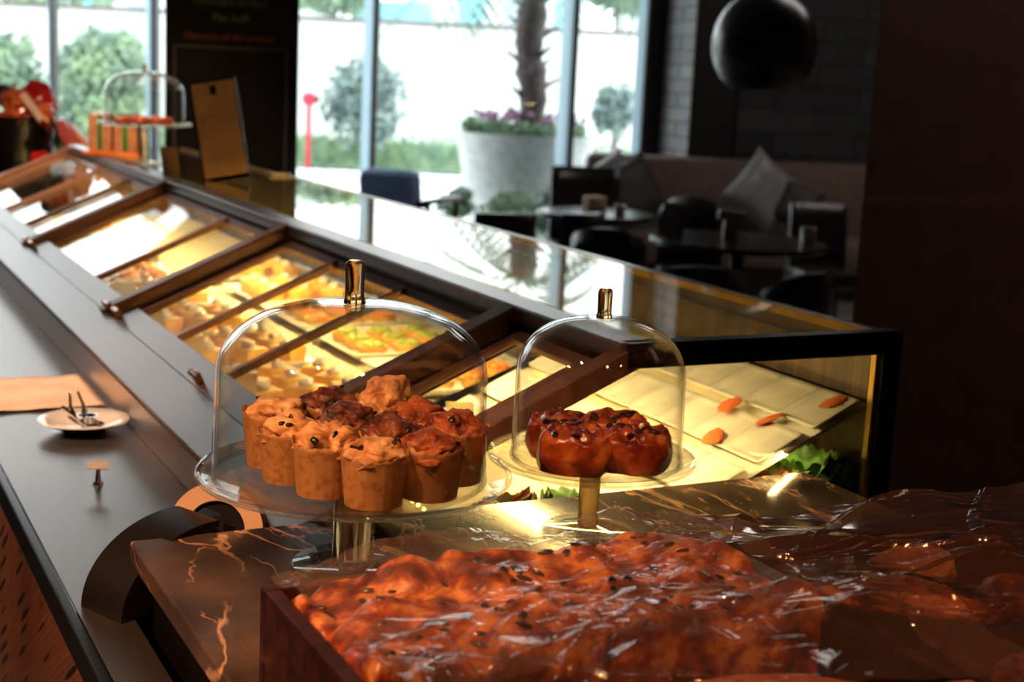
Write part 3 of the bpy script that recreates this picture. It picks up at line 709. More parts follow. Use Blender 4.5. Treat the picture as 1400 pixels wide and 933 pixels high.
pack('dark wrapped pack at the far left of the black tub', 'pack', tp_(2, 130, 5.9), .045, 'leather', (1, 1, 1), 6.)
o = MB().box((0, 0, 0), (.03, .02, .13), bev=.006).build('biscuit_stick', M['paper'], None); o.location = tp_(44, 146, 5.70); o.rotation_euler = (0, R(-38), YAW); tag(o, 'pale biscuit stick poking diagonally out of the tub', 'biscuit')
pack('small red foil pack glowing in front of the black tub', 'pack', W(53, 215, 5.62), .030, 'red_foil', (1, 1, .8), 7.)
# packs right of the tub
for k, (px, py, mt, ry, lb) in enumerate(((94, 188, 'pink_foil', -30, 'pink wrapped slab leaning beside the black tub'), (108, 192, 'orange_food', -42, 'orange edged slab leaning rightmost next to the ribboned boxes'), (84, 196, 'hedge', -28, 'green wrapped slab leaning closest to the black tub'))):
    p = W(px, py, 5.9 + .04 * k)
    o = MB().box((0, 0, 0), (.05, .06, .15), bev=.008).build('gift_pack', M[mt], None, smooth=False); o.location = p; o.rotation_euler = (0, R(ry), YAW); tag(o, lb, 'pack', 'leaning packs beside the tub')

# ================================================================== DISPLAY CASE
XS, XR = .983, 1.40             # staff-side top rail and customer side
SLOPE = .44
def sz(x): return TOPZ + SLOPE * (x - XS)         # height of the slope at x
XL = .568; XC = .503
LEDG = sz(XC)                    # steel fold height  (~.951)
BEN = .89                        # steel bench height
DECK = .905
Y0, Y1 = CASE_Y0, CASE_Y1
L_ = Y1 - Y0; YM = (Y0 + Y1) / 2
case = thing('display_case', 'long glass pastry display case with sloping doors and warm lights', 'display case', (0, 0, 0))
# lower body
MB().prism([(XC, .0), (XC, LEDG - .004), (XL + .03, sz(XL + .03) - .012), (XL + .05, DECK), (XL + .05, .0)], 'y', Y0 + .002, Y1).build('front_body', M['steel_dark'], case, smooth=False)
MB().box(((XL + .05 + XR) / 2, YM, .42), (XR - XL - .05, L_, .84)).build('base_cabinet', M['black_matte'], case, smooth=False)
MB().box(((XL + .05 + XR - .02) / 2, YM, DECK - .012), (XR - .07 - XL, L_ - .04, .024)).build('display_deck', M['cream'], case, smooth=False)
# ledge steel strip and its raised door sill
ang = -math.atan(SLOPE)
def slopebox(x0, x1, y0, y1, off, th, bev=0.):
    xm = (x0 + x1) / 2; ln = (x1 - x0) / math.cos(ang)
    nrm = Vector((-SLOPE, 0, 1)).normalized()
    c = Vector((xm, (y0 + y1) / 2, sz(xm))) + nrm * off
    return c, (ln, y1 - y0, th), (0, ang, 0)
c, s_, r_ = slopebox(XC - .001, XL + .006, Y0, Y1, .002, .006); MB().box(c, s_, r_, bev=.0015).build('steel_ledge', M['steel_dark'], case, smooth=False)
# top rail (staff side) broad steel bar
MB().box((XS - .004, YM, TOPZ - .010), (.052, L_, .030), bev=.003).build('top_rail', M['steel_dark'], case, smooth=False)
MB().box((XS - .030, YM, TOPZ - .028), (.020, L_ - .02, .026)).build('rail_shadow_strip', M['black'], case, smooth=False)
# top glass
MB().box(((XS + XR) / 2 + .008, YM, TOPZ + .001), (XR - XS - .045, L_ - .03, .006)).build('top_glass', M['top_glass'], case, smooth=False)
MB().box((XR - .016, YM, TOPZ - .002), (.014, L_ - .01, .012)).build('gold_trim', M['gold'], case, smooth=False)
MB().box((XR + .004, YM, TOPZ - .014), (.026, L_, .030), bev=.002).build('rear_rail', M['black'], case, smooth=False)
# customer side wall, reeded
MB().box((XR + .008, YM, (DECK + TOPZ) / 2 - .02), (.012, L_ - .02, TOPZ - DECK - .03)).build('customer_side_panel', M['reed'], case, smooth=False)
# end frame at the near end: post, beam, sloping bar
MB().box((XR + .008, Y0 + .008, (TOPZ + .003) / 2), (.034, .03, TOPZ + .003), bev=.002).build('end_post', M['black'], case, smooth=False)
MB().box(((XS + XR) / 2, Y0 + .006, TOPZ - .012), (XR - XS + .04, .026, .034), bev=.002).build('end_beam', M['black'], case, smooth=False)
c, s_, r_ = slopebox(XL - .004, XS - .012, Y0 - .004, Y0 + .030, -.012, .030); MB().box(c, s_, r_, bev=.002).build('end_bar', M['copper_steel'], case, smooth=False)
MB().box((XR - .012, Y0 + .006, (DECK + TOPZ) / 2 - .03), (.008, .010, TOPZ - DECK + .04)).build('gold_edge_strip', M['gold'], case, smooth=False)
ec = MB().prism([(XL + .02, .87), (XL + .02, sz(XL + .02) - .025), (XS, TOPZ - .03), (XR - .016, TOPZ - .03), (XR - .016, .80), (1.272, .80), (1.272, .87)], 'y', Y0 + .002, Y0 + .008); ec.build('end_glass', M['case_glass'], case, smooth=False)
MB().box(((XS + XR) / 2, Y1 - .01, (TOPZ + .87) / 2), (XR - XS, .02, TOPZ - .87)).build('far_end_panel', M['reed'], case, smooth=False)
# doors
BARS = [1.872, 2.950, 4.02, 4.16]   # thick dividers
def bar(y, w_, h_, off, mt, nm, x0=XL, x1=XS - .02):
    c, s_, r_ = slopebox(x0, x1, y - w_ / 2, y + w_ / 2, off, h_); return MB().box(c, s_, r_, bev=.002).build(nm, M[mt], case, smooth=False)
for y in (1.872, 2.950, 4.05, 5.56): bar(y, .040, .034, -.002, 'copper_steel', 'door_divider')
for y in (1.872, 2.950, 4.05): bar(y - .040, .038, .012, -.022, 'black', 'door_gap', XL + .02)
for (ya, yb, thin) in ((1.60, 1.81, ()), (1.90, 2.87, (2.23, 2.57)), (2.98, 3.97, (3.33,)), (4.08, 5.52, (4.42, 4.86))):
    dr = thing('x', '', ''); dr.name = 'sloping_door'; dr.parent = case
    for k in ('label', 'category'): del dr[k]
    c, s_, r_ = slopebox(XL + .045, XS - .05, ya + .02, yb - .02, -.016, .005); MB().box(c, s_, r_).build('door_glass', M['case_glass'], dr, smooth=False)
    c, s_, r_ = slopebox(XL + .008, XL + .055, ya, yb, -.004, .012); MB().box(c, s_, r_, bev=.001).build('lower_rail', M['steel_dark'], dr, smooth=False)
    c, s_, r_ = slopebox(XS - .062, XS - .036, ya, yb, -.012, .010); MB().box(c, s_, r_, bev=.001).build('upper_rail', M['copper_steel'], dr, smooth=False)
    for yy in (ya + .008, yb - .008):
        c, s_, r_ = slopebox(XL + .05, XS - .05, yy - .008, yy + .008, -.010, .010); MB().box(c, s_, r_, bev=.001).build('side_stile', M['copper_steel'], dr, smooth=False)
    for yy in thin:
        c, s_, r_ = slopebox(XL + .05, XS - .05, yy - .007, yy + .007, -.008, .014); MB().box(c, s_, r_, bev=.001).build('glazing_bar', M['copper_steel'], dr, smooth=False)
# hinges by the gaps
for y in (1.84, 2.865, 2.955, 3.97, 4.06, 2.24):
    x_ = XL + .012
    h_ = MB(); h_.box((x_, y, sz(x_) + .012), (.012, .03, .020), (0, ang, 0), bev=.003); h_.tube([(x_ - .004, y - .022, sz(x_) + .016), (x_ - .004, y + .022, sz(x_) + .016)], .006, 10)
    h_.build('hinge', M['brass'], case)
# LED rail inside, and diodes
MB().box((XS + .012, YM, TOPZ - .034), (.016, L_ - .06, .008)).build('light_rail', M['gold'], case, smooth=False)
lm = MB()
for k in range(90): lm.ico((XS + .012, Y0 + .05 + k * .022, TOPZ - .040), .0035, 1)
lo = lm.build('diode_row', M['led'], case); lo['kind'] = 'stuff'
lm = MB()
for k in range(14): lm.ico((.76, Y0 + .03 + k * .020, .912), .0032, 1)
lo = lm.build('deck_diodes', M['led'], case); lo['kind'] = 'stuff'

# ---- steel work bench on the staff side
bench = thing('steel_bench', 'brushed steel work counter running along the staff side of the case', 'counter', (0, 0, 0))
BX1 = XC - .0045
MB().prism([(.27, .40), (.3235, .40), (.3235, 1.553), (BX1, 1.553), (BX1, 5.6), (.27, 5.6)], 'z', BEN - .012, BEN).build('bench_top', M['steel'], bench, smooth=False)
MB().box((.263, 3.0, BEN - .018), (.014, 5.2, .038), bev=.003).build('front_edge', M['black'], bench, smooth=False)
MB().box((XC - .0025, 3.58, (BEN + LEDG) / 2 - .002), (.004, 4.04, LEDG - BEN - .006)).build('splash_back', M['steel_dark'], bench, smooth=False)
MB().prism([(.29, .41), (.3235, .41), (.3235, 1.556), (BX1, 1.556), (BX1, 5.59), (.29, 5.59)], 'z', .03, BEN - .013).build('bench_body', M['black_matte'], bench, smooth=False)
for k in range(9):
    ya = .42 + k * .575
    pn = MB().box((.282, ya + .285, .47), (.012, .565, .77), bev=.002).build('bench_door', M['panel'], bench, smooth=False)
mb = MB()
for k in range(6): mb.box((.274, 1.20 + k * .022, .63 - k * .000), (.004, .008, .16))
mb.build('vent_grille', M['black'], bench, smooth=False)

# ---- marble counter in front
MZ = .97
mc = thing('marble_counter', 'dark veined marble service counter in the foreground', 'counter', (0, 0, 0))
MB().box(((.325 + 1.268) / 2, .95, MZ - .013), (.943, 1.19, .026), bev=.003).build('marble_top', M['marble'], mc, smooth=False)
MB().box(((.335 + 1.26) / 2, .95, (MZ - .026) / 2), (.905, 1.15, MZ - .030)).build('counter_body', M['black'], mc, smooth=False)

# ================================================================== CASE CONTENTS
# tilted rack of square white dishes at the near end
def rack_z(x, y): return .972 + .45 * (x - 1.19) + .08 * (y - 1.6)
rk = thing('tilted_rack', 'tilted steel rack carrying square white dishes at the near end of the case', 'rack', (0, 0, 0))
MB().prism([(.985, DECK + .002), (1.388, DECK + .002), (1.388, rack_z(1.388, 1.7) - .013), (.985, rack_z(.985, 1.7) - .013)], 'y', 1.70, 2.28).build('rack_wedge', M['cream'], rk, smooth=False)
MB().prism([(.985, rack_z(.985, 1.7) - .018), (1.388, rack_z(1.388, 1.7) - .018), (1.388, rack_z(1.388, 1.7) - .0125), (.985, rack_z(.985, 1.7) - .0125)], 'y', 1.566, 1.70).build('rack_tray', M['white'], rk, smooth=False)
cell = .088
tilt = math.atan(.45)
def sqdish(label):
    mb = MB(); h = cell / 2 - .0015
    def f(u_, v_):
        a, b_ = 2 * u_ - 1, 2 * v_ - 1; e = max(abs(a), abs(b_))
        return Vector((a * h, b_ * h, .004 * max(0, (e - .80) / .20) ** 1.5))
    mb.grid(12, 12, f)
    o = mb.build('square_dish', M['white'], None); s_ = o.modifiers.new('thick', 'SOLIDIFY'); s_.thickness = .003
    return o
dp = sqdish('')
cols = ['frontmost', 'second', 'third', 'fourth', 'fifth', 'sixth', 'seventh', 'back']; rows = ['lowest', 'lower middle', 'upper middle', 'top']
for i in range(4):
    for j in range(8):
        o = dp if (i == 0 and j == 0) else dp.copy()
        if not (i == 0 and j == 0): COL.objects.link(o)
        x = 1.048 + i * .0965; y = 1.611 + j * cell
        o.location = (x, y, rack_z(x, 1.7) - .006 + .001); o.rotation_euler = (0, -tilt, 0)
        tag(o, 'square white dish on the tilted rack, %s row, %s from the end glass' % (rows[i], cols[j]), 'dish', 'square dishes on the tilted rack')
for k, (px, py, lb) in enumerate(((1052, 573, 'orange-red salmon piece on the middle dishes of the tilted rack'), (1139, 549, 'orange-red salmon piece highest on the rack near the end post'), (998, 553, 'orange-red salmon piece on the left dishes of the tilted rack'), (975, 597, 'pale orange salmon piece lowest on the left dishes'))):
    rv = ray(px, py); nn = np.array([-.45, -.08, 1.]); tt = (.972 - EYE + .006 - .45 * 1.19 - .08 * 1.6) / rv.dot(nn); q_ = rv * tt
    o = MB().ico((0, 0, 0), .02, 3, (1.05, .7, .12), .3, 2, k).build('salmon_piece', M['salmon'], None); o.location = (q_[0], q_[1], q_[2] + EYE); o.rotation_euler = (0, -tilt, .3 * k - .5); tag(o, lb, 'salmon', 'salmon pieces on the dishes')
# lettuce
def lettuce(label, c, r, mat, seed, n=9, cat='lettuce', group='lettuce at the near end of the case'):
    mb = MB()
    for k in range(n):
        a = k * 2.4 + seed; el = random.uniform(.1, 1.0); 
        def f(u_, v_, a=a, el=el, k=k):
            q = u_ * r; s2 = (v_ - .5) * r * 1.7 * (.35 + .65 * math.sin(PI * min(1, u_ * .75 + .1)))
            ruff = .07 * r * math.sin(v_ * 24 + k) * u_ * u_ + .22 * r * fn((u_ * 2.5, v_ * 3.5, k + seed))
            return Vector((math.cos(a) * q * math.cos(el) - math.sin(a) * s2, math.sin(a) * q * math.cos(el) + math.cos(a) * s2, q * math.sin(el) * .95 + ruff + .15 * r))
        mb.grid(8, 16, f)
    o = mb.build('lettuce', M[mat], None, angle=180, recalc=False); o.location = c
    for v in o.data.vertices:
        if v.co.z < .002: v.co.z = .002
    return tag(o, label, cat, group)
lettuce('frilly red-brown lettuce in the corner of the case by the black post', (1.245, 1.620, .905), .058, 'leaf_red', 1, 18)
lettuce('dark green lettuce head against the end glass beside the black post', (1.335, 1.622, .905), .068, 'leaf', 2, 16)
lettuce('small red lettuce left of the corner lettuce', (1.16, 1.605, .905), .040, 'leaf_red', 3, 12)
lettuce('bright green lettuce leaves behind the stem of the small cake stand', (1.05, 1.600, .905), .036, 'leaf', 4, 12)
lettuce('bright green lettuce leaves under the left rim of the small cake stand', (.93, 1.615, .905), .050, 'leaf', 5, 10)
lettuce('red lettuce tucked in beside the sandwiches behind the small cake stand', (.84, 1.618, .905), .052, 'leaf_red', 6, 10)
# sandwiches
def sandwich(label, loc, rz, mat='card'):
    t = thing('wrapped_sandwich', label, 'sandwich', loc, rz, 'sandwiches in the case')
    MB().prism([(-.045, 0), (.045, 0), (-.045, .075)], 'y', -.022, -.006).build('bread_slice', M[mat], t, smooth=False)
    MB().prism([(-.045, 0), (.045, 0), (-.045, .075)], 'y', .006, .022).build('bread_slice', M[mat], t, smooth=False)
    MB().prism([(-.043, .002), (.040, .002), (-.043, .070)], 'y', -.006, .006).build('filling', M['leaf_red'], t, smooth=False)
    return t
SW = ['wedge sandwich standing nearest the sloping end bar', 'wedge sandwich second from the sloping end bar', 'wedge sandwich third from the sloping end bar', 'wedge sandwich half hidden behind the small dome', 'wedge sandwich behind the first door divider', 'wedge sandwich farthest along the front row']
for k in range(6):
    sandwich(SW[k], (.72 + .05 * (k % 2), 1.76 + k * .085, DECK), R(70 + 9 * k))
# white platters with food along the case
pr_ = None
FOOD = ['yellow_food', 'orange_food', 'yellow_food', 'green_food', 'yellow_food', 'orange_food', 'yellow_food']
def platter(label, loc, w_, l_):
    def f(u_, v_):
        a, b_ = 2 * u_ - 1, 2 * v_ - 1; e = max(abs(a), abs(b_))
        return Vector((a * w_ / 2, b_ * l_ / 2, .004 + .018 * max(0, (e - .8) / .2) ** 1.5))
    mb = MB(); mb.grid(14, 14, f); o = mb.build('platter', M['white'], None); s_ = o.modifiers.new('thick', 'SOLIDIFY'); s_.thickness = .004; s_.offset = 1
    o.location = loc; return tag(o, label, 'platter', 'white platters in the case')
dist = ['nearest', 'second', 'third', 'fourth', 'fifth', 'sixth', 'seventh', 'eighth', 'ninth', 'tenth', 'eleventh', 'farthest']
fd = {}
def pastry(kind, loc, rz, label, group):
    if kind not in fd:
        if kind == 'yellow_food':   # square cake with a topping
            t = thing('cake_slice', '', 'cake')
            MB().box((0, 0, .018), (.058, .058, .036), bev=.004).build('sponge', M['yellow_food'], t); MB().ico((0, 0, .040), .014, 2, (1, 1, .7), .2).build('cream_dollop', M['white'], t)
        elif kind == 'orange_food':
            t = thing('fruit_tart', '', 'tart')
            MB().lathe([(0, 0), (.026, 0), (.034, .02), (.030, .02), (0, .014)], seg=24).build('tart_shell', M['yellow_food'], t)
            mb = MB()
            for k in range(5): mb.ico((.015 * math.cos(k * 1.26), .015 * math.sin(k * 1.26), .022), .011, 2, (1, 1, .7))
            mb.build('fruit_topping', M['orange_food'], t)
        else:
            t = thing('fruit_tart', '', 'tart')
            MB().lathe([(0, 0), (.026, 0), (.034, .02), (.030, .02), (0, .014)], seg=24).build('tart_shell', M['yellow_food'], t)
            mb = MB()
            for k in range(5): mb.ico((.015 * math.cos(k * 1.26), .015 * math.sin(k * 1.26), .022), .011, 2, (1, 1, .7))
            mb.build('fruit_topping', M['green_food'], t)
        t.location = loc; t.rotation_euler = (0, 0, rz); fd[kind] = t; o = t
    else: o = dup(fd[kind], loc, rz)
    o['label'] = label; o['group'] = group; return o
PY = [(.80, 2.42), (1.16, 2.48), (.80, 2.78), (1.16, 2.82), (.80, 3.14), (1.16, 3.16), (.80, 3.50), (1.16, 3.50), (.80, 3.90), (1.16, 3.90), (.85, 4.4), (.85, 4.95)]
for k, (x, y) in enumerate(PY):
    platter('white platter on the case floor, %s from the near end' % dist[k], (x, y, DECK), .30, .30)
    kd = FOOD[k % 7]; nm = {'yellow_food': 'square yellow cakes', 'orange_food': 'orange fruit tarts', 'green_food': 'green fruit tarts'}[kd]
    for i in range(3):
        for j in range(3):
            pastry(kd, (x - .08 + .08 * i, y - .08 + .08 * j, DECK + .0085), random.uniform(0, 1.5), '%s, %s of the %s row, on the %s platter from the near end' % (nm[:-1], ('left', 'middle', 'right')[i], ('front', 'middle', 'back')[j], dist[k]), '%s on the %s platter' % (nm, dist[k]))
# upright price cards
for k, (x, y) in enumerate(((.68, 2.32), (.95, 2.02), (.86, 1.92), (.68, 2.66), (.68, 3.0), (.70, 3.36))):
    o = MB().box((0, 0, .038), (.045, .004, .076)).build('price_card', M['card'], None, smooth=False); o.location = (x, y, DECK); o.rotation_euler = (R(-8), 0, YAW + .1 * k)
    tag(o, 'cream card standing in the case, %s from the near end' % dist[[2, 1, 0, 3, 4, 5][k]], 'card', 'price cards in the case')

# ================================================================== ITEMS ON TOP OF THE CASE (far end)
TG = TOPZ + .0045
def cake_stand(label, loc, R_, stem_h, stem_r, foot_r, mat_stem='glass'):
    t = thing('cake_stand', label, 'cake stand', loc)
    h = stem_h
    # dished plate with raised rolled rim
    MB().lathe([(0, h), (R_ * .55, h), (R_ * .62, h - .001), (R_ * .80, h + .001), (R_ * .93, h + .006), (R_ * .985, h + .009), (R_, h + .0125), (R_ * .985, h + .016), (R_ * .95, h + .0135), (R_ * .80, h + .008), (R_ * .62, h + .006), (R_ * .55, h + .0065), (0, h + .006)], seg=128).build('plate', M['glass'], t, angle=80)
    MB().lathe([(stem_r * .8, .006), (stem_r, .010), (stem_r, h - .004), (stem_r * 1.15, h - .0005), (stem_r * .9, h - .0005), (stem_r * .8, h - .006)], seg=48, closed=True).build('stem', M['smoke_stem'], t, angle=60)
    MB().lathe([(0, .001), (foot_r * .96, .001), (foot_r, .003), (foot_r * .97, .006), (foot_r * .6, .0075), (stem_r * 1.1, .011), (0, .011)], seg=96).build('foot', M['glass'], t, angle=60)
    return t
M['smoke_stem'] = soft_glass('bronze_glass_stem', (.80, .72, .58), .8)
def dome(label, loc, R_, H, knob_r, knob_h, wall=.0026):
    t = thing('glass_dome', label, 'glass dome', loc)
    def prof(r0, h0):
        p = []
        zs = h0 * .60
        p.append((r0 * 1.0, .0)); p.append((r0 * .995, h0 * .2)); p.append((r0 * .985, h0 * .4))
        for k in range(0, 25):
            a = PI / 2 * k / 24
            p.append((max(r0 * .98 * math.cos(a) ** .78, 0) if k < 24 else 0, zs + (h0 - zs) * math.sin(a) ** 1.0))
        return p
    po = prof(R_, H); pi_ = prof(R_ - wall, H - wall)
    pi_[0] = (pi_[0][0], .0)
    MB().lathe(po + pi_[::-1], seg=128).build('dome_shell', M['dome_glass'], t, angle=80)
    MB().lathe([(R_ - wall - .001, 0), (R_ + .0008, 0), (R_ + .0012, .002), (R_, .004), (R_ - wall - .001, .004)], seg=128, closed=True).build('rim', M['dome_glass'], t)
    MB().lathe([(0, -.001), (knob_r * 1.12, -.001), (knob_r * .96, .005), (knob_r * .94, knob_h * .3), (knob_r, knob_h * .82), (knob_r * .92, knob_h * .93), (knob_r * .6, knob_h), (0, knob_h)], (0, 0, H), 48).build('knob', M['knob'], t)
    return t
M['knob'] = solid_glass('bronze_glass_knob', (.86, .72, .52))
f3 = Z(198, 224, TG)
cake_stand('cake stand under a small dome at the far end of the case', f3, .150, .118, .014, .065)
dome('far glass dome on the stand at the end of the case', (f3.x, f3.y, TG + .118 + .012), .128, .165, .008, .022)
for k in range(7):
    a = k * .9
    o = MB().ico((0, 0, 0), .024, 2, (1, .8, .6), .3, 2, k).build('small_pastry', M['orange_foil'], None); o.location = (f3.x + .07 * math.cos(a), f3.y + .06 * math.sin(a), TG + .118 + .021)
    tag(o, 'small orange pastry under the far glass dome, %s of the ring' % ('right', 'back right', 'back', 'back left', 'left', 'front left', 'front')[k], 'pastry', 'orange pastries under the far dome')
# clipboard menu
cb = Z(311, 247, TG)
cl = thing('clipboard_menu', 'clipboard with a kraft paper menu standing on the case top', 'menu', cb, YAW + R(6))
hgt = .30
tl = R(-16)
def cbbox(x, z, w_, h_, y, th, mt, nm, par=cl):
    o = MB().box((x, y, z), (w_, th, h_)).build(nm, mt, par, smooth=False); o.rotation_euler = (tl, R(-11), 0); return o
cbbox(0, hgt / 2, .132, hgt, .004, .006, M['black'], 'backing_board')
cbbox(0, hgt / 2 + .004, .122, hgt - .022, -.001, .003, M['kraft'], 'menu_sheet')
cbbox(-.002, hgt - .032, .018, .026, -.0035, .002, M['board'], 'logo_square')
mb = MB()
for k in range(17): mb.box((0, -.0035, hgt - .075 - k * .011), (.05 + .035 * random.random(), .001, .0016))
o = mb.build('menu_lines', M['box_brown'], cl, smooth=False); o.rotation_euler = (tl, R(-11), 0)
MB().box((-.05, .07, .055), (.06, .006, .13), (R(28), 0, R(-30))).build('prop_leg', M['orange_tray'] if False else M['kraft'], cl, smooth=False)
# card holder
ph = Z(232, 243, TG)
phh = thing('card_holder', 'small clear stand with an orange card left of the clipboard', 'card holder', ph, YAW + R(50))
MB().box((0, 0, .045), (.055, .004, .085), (R(-10), 0, 0)).build('card', M['kraft'], phh, smooth=False)
MB().box((0, -.006, .05), (.065, .003, .10), (R(-10), 0, 0)).build('clear_sleeve', M['case_glass'], phh, smooth=False)
# tray with ribboned boxes
tr = Z(158, 212, TG)
tray = MB().box((0, 0, .008), (.19, .14, .012), bev=.004).build('orange_tray', M['orange_tray'], None); tray.location = tr; tray.rotation_euler = (0, 0, YAW); tag(tray, 'bright orange tray under the ribboned boxes', 'tray')
for k in range(2):
    off = RH * (-.045 + .088 * k)
    bx = thing('gift_box', ['brown biscuit box with green ribbon, left one on the orange tray', 'brown biscuit box with green ribbon, right one on the orange tray'][k], 'box', (tr.x + off[0], tr.y + off[1], TG + .0145), YAW, 'ribboned boxes')
    MB().box((0, 0, .06), (.080, .07, .12), bev=.004).build('box_body', M['box_brown'], bx, smooth=False)
    MB().box((0, 0, .061), (.016, .073, .1235)).build('ribbon', M['green_ribbon'], bx, smooth=False)
    MB().box((0, 0, .124), (.060, .05, .012), bev=.003).build('bow', M['white'] if k == 0 else M['green_ribbon'], bx, smooth=False)
# small white dish on rear of case
p = Z(383, 240, TG)
o = MB().lathe([(0, 0), (.02, 0), (.035, .008), (.033, .009), (.018, .003), (0, .003)], seg=24).build('saucer', M['white'], None); o.location = p; tag(o, 'tiny white saucer at the foot of the blackboard', 'saucer')

# ================================================================== ON THE STEEL BENCH
pp = [Z(*q, BEN + .002) for q in ((-60, 524), (108, 514), (144, 556), (-80, 568))]
mb = MB()
def fpap(u_, v_):
    a = pp[0].lerp(pp[1], u_); b_ = pp[3].lerp(pp[2], u_); q = b_.lerp(a, v_)
    return q + Vector((0, 0, .003 * (1 + fn((u_ * 3, v_ * 2, 0)))))
mb.grid(20, 10, fpap); o = mb.build('paper_sheet', M['paper'], None); sm = o.modifiers.new('t', 'SOLIDIFY'); sm.thickness = .0006
tag(o, 'sheet of pale baking paper on the steel counter', 'paper')
pc_ = Z(115, 588, BEN)
pl_ = MB().lathe([(0, .003), (.030, .003), (.033, 0), (.036, .003), (.060, .012), (.0735, .019), (.072, .0205), (.058, .0145), (.036, .007), (0, .006)], seg=72).build('plate', M['white'], None, angle=80); pl_.location = pc_
tag(pl_, 'round cream plate holding serving tongs on the steel counter', 'plate')
tg = thing('serving_tongs', 'chrome serving tongs lying on the cream plate', 'tongs', (pc_.x, pc_.y, BEN + .008), R(100))
MB().tube([(-.05, -.014, .012), (0, -.007, .010), (.05, -.018, .022)], .003, 8).build('tong_arm', M['chrome'], tg)
MB().tube([(-.05, .014, .012), (0, .007, .010), (.05, .018, .022)], .003, 8).build('tong_arm', M['chrome'], tg)
MB().tube([(-.05, -.014, .012), (-.06, 0, .012), (-.05, .014, .012)], .003, 8).build('tong_spring', M['chrome'], tg)
t2_ = thing('serving_tongs', 'second pair of chrome tongs propped upright at the back of the cream plate', 'tongs', (pc_.x - .002, pc_.y + .018, BEN + .012), R(20))
for sgn in (-1, 1):
    MB().tube([(sgn * .004, 0, 0), (sgn * .012, .012, .022), (sgn * .007, .022, .045)], [.0028, .0028, .0022], 8).build('tong_arm', M['chrome'], t2_)
MB().lathe([(0, 0), (.014, 0), (.017, .013), (.015, .013), (.012, .003), (0, .003)], (0, -.02, 0), 24).build('end_cup', M['chrome'], t2_)
# price label holder
lp = Z(134, 662, BEN)
lh = thing('label_clip', 'small white label on a steel clip standing on the steel counter', 'label clip', lp, YAW + R(10))
MB().box((0, 0, .028), (.030, .0015, .014), (R(-50), 0, 0)).build('label', M['white'], lh, smooth=False)
MB().tube([(0, 0, .001), (0, .003, .024)], [.005, .0025], 8).build('clip', M['chrome'], lh)
MB().lathe([(0, 0), (.008, 0), (.007, .003), (0, .003)], seg=16).build('base', M['chrome'], lh)

# tape dispenser: black curved shell with a roll of kraft tape
td = thing('tape_dispenser', 'black curved tape dispenser with a kraft roll behind the marble corner', 'tape dispenser', (.400, 1.592, BEN), R(0))
# curved hood: a quarter drum whose axis lies along the counter's width
def arc_pts(r0, r1, a0, a1, n=40, kz=.74):
    o_ = [(r0 * math.cos(R(a0 + (a1 - a0) * k / n)), kz * r0 * math.sin(R(a0 + (a1 - a0) * k / n))) for k in range(n + 1)]
    i_ = [(r1 * math.cos(R(a0 + (a1 - a0) * k / n)), kz * r1 * math.sin(R(a0 + (a1 - a0) * k / n))) for k in range(n, -1, -1)]
    return o_ + i_
hood = MB(); hood.prism(arc_pts(.122, .112, 84, 180), 'y', -.045, .03)
h_ = hood.build('hood', M['blk_plastic'], td, angle=30); h_.rotation_euler = (0, 0, R(24))
for yy in (-.044, .026):
    ck = MB(); ck.prism([(.122 * math.cos(R(a)), .74 * .122 * math.sin(R(a))) for a in range(112, 181, 4)] + [(-.07, .0)], 'y', yy, yy + .004)
    c_ = ck.build('side_cheek', M['blk_plastic'], td, angle=30); c_.rotation_euler = (0, 0, R(24))
MB().box((.0, .0, .006), (.20, .07, .012), (0, 0, R(24)), bev=.003).build('base_plate', M['blk_plastic'], td, smooth=False)
roll = MB(); roll.lathe([(.035, -.018), (.0565, -.018), (.0565, .018), (.035, .018)], seg=72, closed=True)
rl = roll.build('kraft_roll', M['kraft'], td, angle=30); rl.location = (.048, .032, .0570); rl.rotation_euler = (R(78), 0, YAW)
hub = MB(); hub.lathe([(0, -.012), (.0335, -.012), (.0335, .012), (0, .012)], seg=48)
hb = hub.build('hub', M['blk_plastic'], td, angle=30); hb.location = (.048, .032, .0570); hb.rotation_euler = (R(78), 0, YAW)
MB().box((.018, -.01, .086), (.03, .03, .003), (0, R(-20), R(24))).build('cutter_blade', M['chrome'], td, smooth=False)

# ================================================================== CAKE STANDS
BX, BY = .530, 1.385
cake_stand('large glass cake stand of muffins on the marble counter', (BX, BY, MZ), .169, .094, .0225, .066)
PZ = MZ + .094 + .0065
dome('large glass dome over the paper-wrapped muffins', (BX - .006, BY, PZ + .002), .1455, .188, .0105, .044)
SX, SY = .834, 1.405
cake_stand('smaller glass cake stand with sticky buns beside the case end', (SX, SY, MZ), .124, .082, .0125, .055)
PZ2 = MZ + .082 + .0065
dome('smaller glass dome over the sticky buns', (SX + .006, SY, PZ2 + .002), .1015, .170, .0088, .034)

